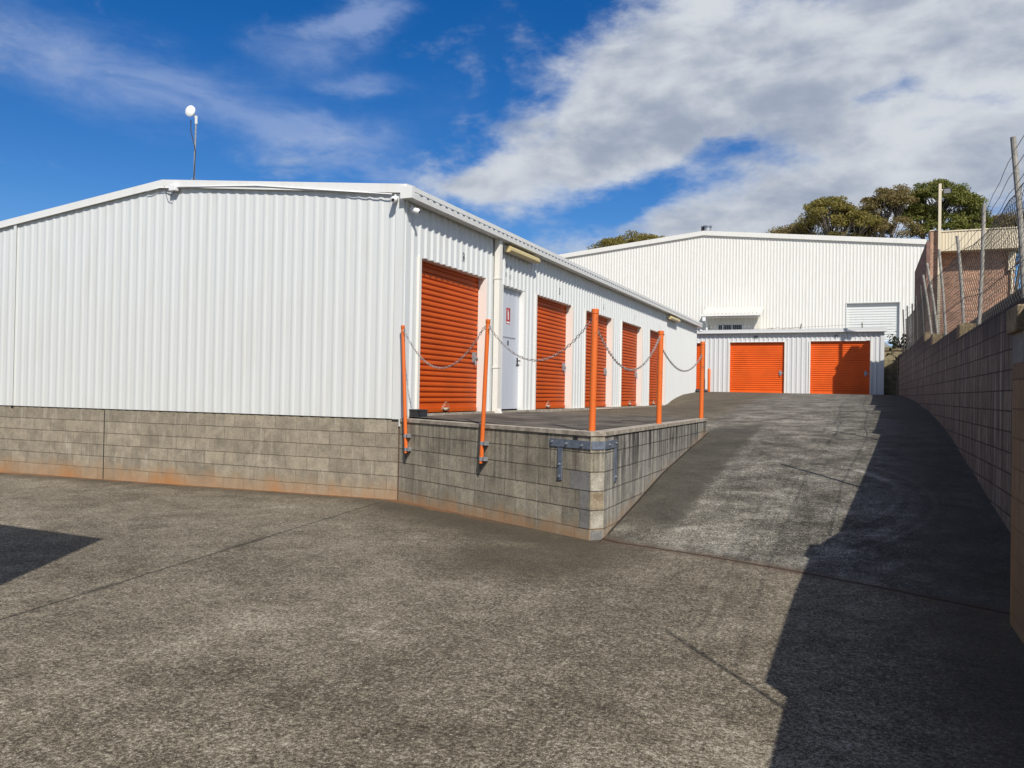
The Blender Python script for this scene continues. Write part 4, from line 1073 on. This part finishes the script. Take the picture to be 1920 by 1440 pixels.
while y < 22.0:
    nseg = NS
    pts = []
    for i in range(nseg + 1):
        yy = y + (dyw / 2 if ((i + k) % 2) else -dyw / 2) * 0.98
        p = fpos(yy, i / nseg); p.x += 0.003 * (1 if i % 2 else -1)
        pts.append(p)
    rw_ = 0.0032 if y < 3 else 0.0036
    k0 = len(mb.v)
    for p in pts:
        for th in (0.5, 2.6, 4.7): mb.v.append((p.x + rw_ * math.cos(th), p.y + rw_ * math.sin(th), p.z))
    for i in range(nseg):
        for q in range(3):
            mb.f.append((k0 + i * 3 + q, k0 + i * 3 + (q + 1) % 3, k0 + (i + 1) * 3 + (q + 1) % 3, k0 + (i + 1) * 3 + q)); mb.mi.append(0)
    y += dyw; k += 1
mb.build("netting", M_WIRE, cf, uv=False)
def run(f, r, name, ext=None):
    pts = []; y = -7.8
    while y < 22.6:
        if ext is None: pts.append(fpos(y, f))
        else:
            xb, zb_, xt, zt_ = fence_x(y, 1); z = zt_ - ext - 0.03 * math.sin(y * 1.9) ** 2
            pts.append(Vector((xb + (xt - xb) * (z - zb_) / (zt_ - zb_) + 0.03, y, z)))
        y += 0.45
    MB().tube(pts, r, 5).build(name, M_WIRE, cf, smooth=True)
run(1.0, 0.005, "top_wire"); run(0.42, 0.005, "middle_wire")
for e in (0.06, 0.22, 0.38): run(1, 0.0032, "barbed_wire", e)

# ------------------------------------------------------------------ brick building beyond the fence
bb = thing("brick_building", "pink-brown brick building with a deep cream metal fascia behind the chain-link fence", "building", (10.0, 26.0, 3.0))
BY = 22.0
MB().box(8.48, BY + 0.55, 2.6, 10.83, BY + 0.75, 6.80).build("front_wall", M_BRICK, bb)
MB().box(8.18, BY, 2.6, 8.478, BY + 0.75, 7.47).build("end_pillar", M_BRICK, bb)
mb = MB()
q = [(8.06, BY + 0.005), (8.177, BY + 0.005), (7.93, BY + 1.9), (7.80, BY + 1.9)]
mb.add([(*a, 2.6) for a in q] + [(*q[0], 7.12), (*q[1], 7.12), (*q[2], 6.33), (*q[3], 6.33)], [(0, 1, 5, 4), (1, 2, 6, 5), (2, 3, 7, 6), (3, 0, 4, 7), (4, 5, 6, 7)])
mb.build("side_wall", M_BRICK_SHADE, bb)
MB().box(10.63, BY + 0.76, 2.6, 10.83, BY + 2.3, 5.5).box(9.2, BY + 2.1, 2.6, 10.63, BY + 2.3, 5.5).box(9.1, BY + 0.76, 2.6, 9.2, BY + 2.3, 5.5).build("rear_wall", M_BRICK, bb)
clad(MB(), (8.48, BY, 0), (1, 0, 0), (0, -1, 0), 2.40, 6.75, 7.42, pitch=0.10, depth=0.012, crest=0.02, slope=0.015).build("fascia", M_BEIGE, bb)
MB().box(8.16, BY - 0.03, 7.475, 8.50, BY + .78, 7.51).box(8.48, BY - .03, 7.421, 10.91, BY + .10, 7.465).build("capping", M_BEIGE, bb)
MB().box(8.48, BY + 0.012, 6.752, 10.88, BY + 0.548, 6.80).add([(9.1, BY + .76, 6.60), (10.9, BY + .76, 6.60), (10.9, BY + 2.4, 5.45), (9.1, BY + 2.4, 5.45), (9.1, BY + .76, 6.7), (10.9, BY + .76, 6.7), (10.9, BY + 2.4, 5.55), (9.1, BY + 2.4, 5.55)], [(0, 3, 2, 1), (4, 5, 6, 7), (0, 1, 5, 4), (1, 2, 6, 5), (2, 3, 7, 6), (3, 0, 4, 7)]).build("roof", M_BEIGE, bb)
MB().box(10.62, BY + 0.42, 6.05, 10.83, BY + 0.545, 6.70).build("rain_head", M_BEIGE, bb)
MB().tube([(10.73, BY + .48, 6.1), (10.73, BY + .48, 2.7)], 0.045, 8).build("downpipe", M_BEIGE, bb, smooth="auto")
lp = thing("floodlight_pole", "tall slim cream pole with a small floodlight beside the brick pillar", "light pole", (8.455, 21.86, 3.0))
MB().box(8.41, 21.83, 3.0, 8.50, 21.92, 9.10).build("pole", M_BEIGE, lp)
MB().box(8.50, 21.86, 8.86, 8.62, 21.90, 8.90).build("arm", M_GREYTRIM, lp)
c = Vector((8.68, 21.84, 8.84)); a1 = Vector((1, -0.25, 0)).normalized() * 0.115; a3 = Vector((-0.1, -0.5, 0.85)).normalized() * 0.085; a2 = a1.cross(a3).normalized() * 0.05
MB().obox(c, a1, a2, a3).build("lamp_housing", M_BLACKPL, lp, bevel=0.008)
MB().obox(c + a2 * 1.08, a1 * 0.86, a2 * 0.08, a3 * 0.86).obox(c - a2 * 1.08, a1 * 0.86, a2 * 0.08, a3 * 0.86).build("lamp_glass", M_WHITEPL, lp)

# ------------------------------------------------------------------ building behind the camera on the left (its corner shades the yard)
ob_ = thing("workshop", "plain pale rendered workshop beside the yard, its corner shading the paving on the left", "building", (-6.0, -14.0, 0.0))
CX, CY, CH = 1.90, -7.78, 4.44
e1 = Vector((-1.0, 0.065)).normalized(); e2 = Vector((0.5, -0.87)).normalized(); C0 = Vector((CX, CY))
rf = [C0, C0 + e1 * 15, C0 + e1 * 15 + e2 * 7.5, C0 + e2 * 7.5]
wi = (e1 + e2).normalized() * 1.15
wl = [C0 + wi, C0 + wi + e1 * 13, C0 + wi + e1 * 13 + e2 * 5.5, C0 + wi + e2 * 5.5]
MB().prism([tuple(q) for q in wl], -0.3, CH - 0.05).build("wall", M_CAPG, ob_)
MB().prism([tuple(q) for q in rf], CH - 0.06, CH + 0.0).build("roof_slab", M_GREYTRIM, ob_)
dn = Vector((-e2.y, e2.x)); q0 = C0 + wi + e2 * 2.2
MB().obox((q0.x + e2.x * 1.2 + dn.x * .03, q0.y + e2.y * 1.2 + dn.y * .03, 1.4), Vector((e2.x, e2.y, 0)) * 1.2, Vector((dn.x, dn.y, 0)) * 0.025, ZV * 1.4).build("roller_door", M_WDOOR, ob_)
# ------------------------------------------------------------------ vegetation
def leaf_mat(name, c1, c2, c3):
    m, t, b = mat(name, None, 0.6, 0.0, 0.3)
    p = t.pos()
    n = t.noise(p, 0.9, 3.0); n2 = t.noise(p, 9.0, 2.0)
    c = t.mix(t.ss(n, 0.35, 0.65), c1, c2)
    c = t.mix(t.ss(n2, 0.5, 0.7, 0, 0.7), c, c3)
    t.put(b.inputs["Base Color"], c)
    tr = t.new("ShaderNodeBsdfTranslucent"); t.put(tr.inputs[0], c)
    mx = t.new("ShaderNodeMixShader"); mx.inputs[0].default_value = 0.35
    t.t.links.new(b.outputs[0], mx.inputs[1]); t.t.links.new(tr.outputs[0], mx.inputs[2])
    t.t.links.new(mx.outputs[0], t.t.nodes["Material Output"].inputs[0])
    return m
M_LEAF = leaf_mat("olive_leaves", (0.180, 0.158, 0.038), (0.270, 0.230, 0.055), (0.30, 0.21, 0.09))
M_LEAF2 = leaf_mat("green_leaves", (0.120, 0.140, 0.028), (0.205, 0.210, 0.048), (0.25, 0.215, 0.065))
M_LEAF3 = leaf_mat("brownish_leaves", (0.185, 0.150, 0.048), (0.260, 0.205, 0.08), (0.30, 0.21, 0.12))
M_BARK = concrete("pale_bark", (0.27, 0.23, 0.19), (0.10, 0.085, 0.07), 3.0)

def add_leaf(mb, c, size, rnd, flat=0.5):
    n = Vector((rnd.gauss(0, 1), rnd.gauss(0, 1), rnd.gauss(0, 1) + flat)).normalized()
    a = n.orthogonal().normalized(); th = rnd.uniform(0, 6.28)
    a = a * math.cos(th) + n.cross(a) * math.sin(th); b = n.cross(a)
    l = size * rnd.uniform(0.6, 1.3); w = l * rnd.uniform(0.35, 0.6)
    k = len(mb.v)
    for q in (c - a * l, c - b * w, c + a * l, c + b * w): mb.v.append((q.x, q.y, q.z))
    mb.f.append((k, k + 1, k + 2, k + 3)); mb.mi.append(0)

def tree(label, base, lobes, lm, seed, clumps=60, per=150, lsize=0.17, group="trees beyond the warehouse roof", trunk_r=0.4, fork=0.5, cr=(0.7, 1.25)):
    """lobes = (x, y, z, rx, ry, rz): clumps of leaves fill the upper shell of each lobe, limbs reach every clump"""
    rnd = random.Random(seed); base = Vector(base)
    th = thing("tree", label, "tree", base, group)
    cx = sum(l[0] for l in lobes) / len(lobes); cy = sum(l[1] for l in lobes) / len(lobes); zlow = min(l[2] - l[5] for l in lobes)
    forkp = Vector((base.x + (cx - base.x) * 0.5, base.y + (cy - base.y) * 0.5, base.z + (zlow - base.z) * fork))
    lf = MB(); wd_ = MB()
    wd_.tube([base, base.lerp(forkp, 0.5) + Vector((rnd.uniform(-.2, .2), 0, 0)), forkp], [trunk_r, trunk_r * 0.8, trunk_r * 0.62], 10)
    tot = sum(l[3] * l[5] for l in lobes)
    for (lx, ly, lz, rx, ry, rz, *de) in lobes:
        hub = Vector((lx + rnd.uniform(-.2, .2) * rx, ly, lz - rz * 0.75))
        mid = forkp.lerp(hub, 0.55) + Vector((rnd.uniform(-.4, .4), rnd.uniform(-.4, .4), 0.3))
        wd_.tube([forkp, mid, hub], [trunk_r * 0.5, trunk_r * 0.36, trunk_r * 0.24], 7)
        n = max(4, int(clumps * rx * rz / tot * (de[0] if de else 1.0)))
        for _ in range(n):
            u = rnd.uniform(-1, 1); ph = rnd.uniform(0, 6.283); rr = math.sqrt(1 - u * u)
            if u < -0.35: u *= -0.6
            s_ = rnd.uniform(0.55, 1.0) ** 0.6
            c = Vector((lx + rx * s_ * rr * math.cos(ph), ly + ry * s_ * rr * math.sin(ph), lz + rz * s_ * u))
            q = hub.lerp(c, 0.55) + Vector((rnd.uniform(-.25, .25), rnd.uniform(-.25, .25), -0.18))
            wd_.tube([hub.lerp(mid, rnd.uniform(0, 0.5)), q, c], [trunk_r * 0.16, trunk_r * 0.10, 0.02], 5, cap=False)
            k_ = rnd.uniform(*cr); flat = rnd.uniform(0.42, 0.62)
            m_ = int(per * rnd.uniform(0.6, 1.3))
            for _ in range(m_):
                d = Vector((rnd.gauss(0, 1), rnd.gauss(0, 1), rnd.gauss(0, 1))).normalized() * (rnd.random() ** 0.45)
                add_leaf(lf, c + Vector((d.x * k_, d.y * k_, d.z * k_ * flat)), lsize, rnd)
    wd_.build("trunk", M_BARK, th, smooth=True, uv=False)
    lf.build("crown", lm, th, uv=False)
    return th
TY = 75.0
tree("olive gum tree with open domed crown, left of the group above the warehouse roof", (3.0, TY, 4.9), [(3.0, TY, 19.6, 2.3, 2.2, 1.7), (4.6, TY, 18.9, 1.4, 1.5, 1.2), (1.3, TY, 18.6, 1.0, 1.2, 0.9), (3.4, TY + 1, 16.9, 3.2, 2, 1.1, 0.75), (5.8, TY, 18.6, 1.2, 1.4, 1.1)], M_LEAF, 3, 120, 240, 0.115, cr=(0.55, 1.0))
tree("brownish gum tree with thin airy crown between the domed tree and the tall green tree", (7.8, TY + 2, 4.9), [(7.6, TY + 2, 20.3, 2.3, 2.0, 1.7), (9.2, TY + 2, 21.0, 1.2, 1.4, 1.5), (6.4, TY + 2, 18.6, 1.5, 1.5, 1.3), (8.4, TY + 2, 17.8, 2.8, 1.8, 1.4, 0.7), (5.6, TY + 2, 17.2, 1.8, 1.6, 1.0, 0.7)], M_LEAF3, 5, 120, 220, 0.11, cr=(0.5, 0.95))
tree("tallest green tree with dense rounded crown behind the floodlight pole", (12.0, TY + 4, 4.9), [(12.6, TY + 4, 21.2, 2.5, 2.4, 2.0), (14.6, TY + 4, 20.3, 1.9, 2.0, 1.7), (10.9, TY + 4, 19.6, 1.9, 2.0, 1.7), (13.4, TY + 4, 18.4, 3.0, 2, 1.5, 0.75), (15.6, TY + 4, 18.9, 1.6, 1.6, 1.3), (16.2, TY + 4, 17.6, 1.6, 1.6, 1.2)], M_LEAF2, 8, 170, 260, 0.12, cr=(0.6, 1.05))
tree("low scrubby bush-like tree at the left end of the tree group on the warehouse roofline", (-0.9, TY + 3, 4.9), [(-2.0, TY + 3, 18.1, 1.5, 1.4, 0.9), (-0.2, TY + 3, 18.3, 1.3, 1.4, 1.1), (0.6, TY + 3, 17.4, 1.6, 1.4, 1.1)], M_LEAF3, 13, 50, 200, 0.115, fork=0.75)
tree("broad low olive tree behind the brick building and the fence netting", (19.0, TY + 10, 4.9), [(18.0, TY + 10, 18.9, 2.4, 2.2, 1.8), (21.2, TY + 10, 19.2, 2.4, 2.2, 1.7), (24.5, TY + 10, 19.8, 2.6, 2.2, 2.0), (20.0, TY + 10, 16.6, 4.5, 2.5, 1.5)], M_LEAF3, 17, 140, 240, 0.125)
tree("round olive treetop rising over the left slope of the warehouse roof", (-19.4, TY + 4, 4.9), [(-19.0, TY + 4, 18.0, 2.6, 2.2, 1.9), (-16.4, TY + 4, 18.0, 2.2, 2.0, 1.4), (-21.8, TY + 4, 16.8, 2.3, 2.0, 1.5), (-18.4, TY + 4, 16.6, 4.2, 2.4, 1.4)], M_LEAF, 23, 130, 300, 0.125)
# small plant on the end of the wall
pl = thing("plant", "shaded broad-leaved weed sprouting at the far end of the right wall", "plant", (7.42, 22.9, 3.03))
rnd = random.Random(2); lf = MB(); stm = MB()
for k in range(9):
    a = rnd.uniform(0, 6.28); r = rnd.uniform(0.1, 0.34); h = rnd.uniform(0.2, 0.95)
    e = Vector((7.40 + r * math.cos(a) - 0.1, 22.9 + r * math.sin(a), 3.03 + h))
    stm.tube([(7.42, 22.9, 3.0), (7.42 + .3 * r * math.cos(a), 22.9 + .3 * r * math.sin(a), 3.03 + h * .6), e], [0.014, 0.010, 0.005], 5)
    for q in range(9): add_leaf(lf, e + Vector((rnd.gauss(0, .10), rnd.gauss(0, .10), rnd.gauss(0, .12))), 0.11, rnd, 0.8)
stm.build("stem", M_BARK, pl, smooth=True, uv=False); lf.build("leaves", leaf_mat("shaded_weed_leaves", (0.025, 0.035, 0.012), (0.04, 0.05, 0.018), (0.06, 0.06, 0.025)), pl, uv=False)  # leaf colours darkened to carry the shade on the weed
rnd = random.Random(6); mb = MB()
for k in range(900):
    x = rnd.uniform(6.86, 8.3); y = rnd.uniform(26.66, 27.6); h = rnd.uniform(0.05, 0.22); a = rnd.uniform(-.08, .08)
    z = ground_h(x, y) + 0.0; mb.add([(x - .012, y, z), (x + .012, y, z), (x + a, y + a, z + h)], [(0, 1, 2)])
o = mb.build("grass", M_LEAF2, uv=False); tag(o, kind="stuff")
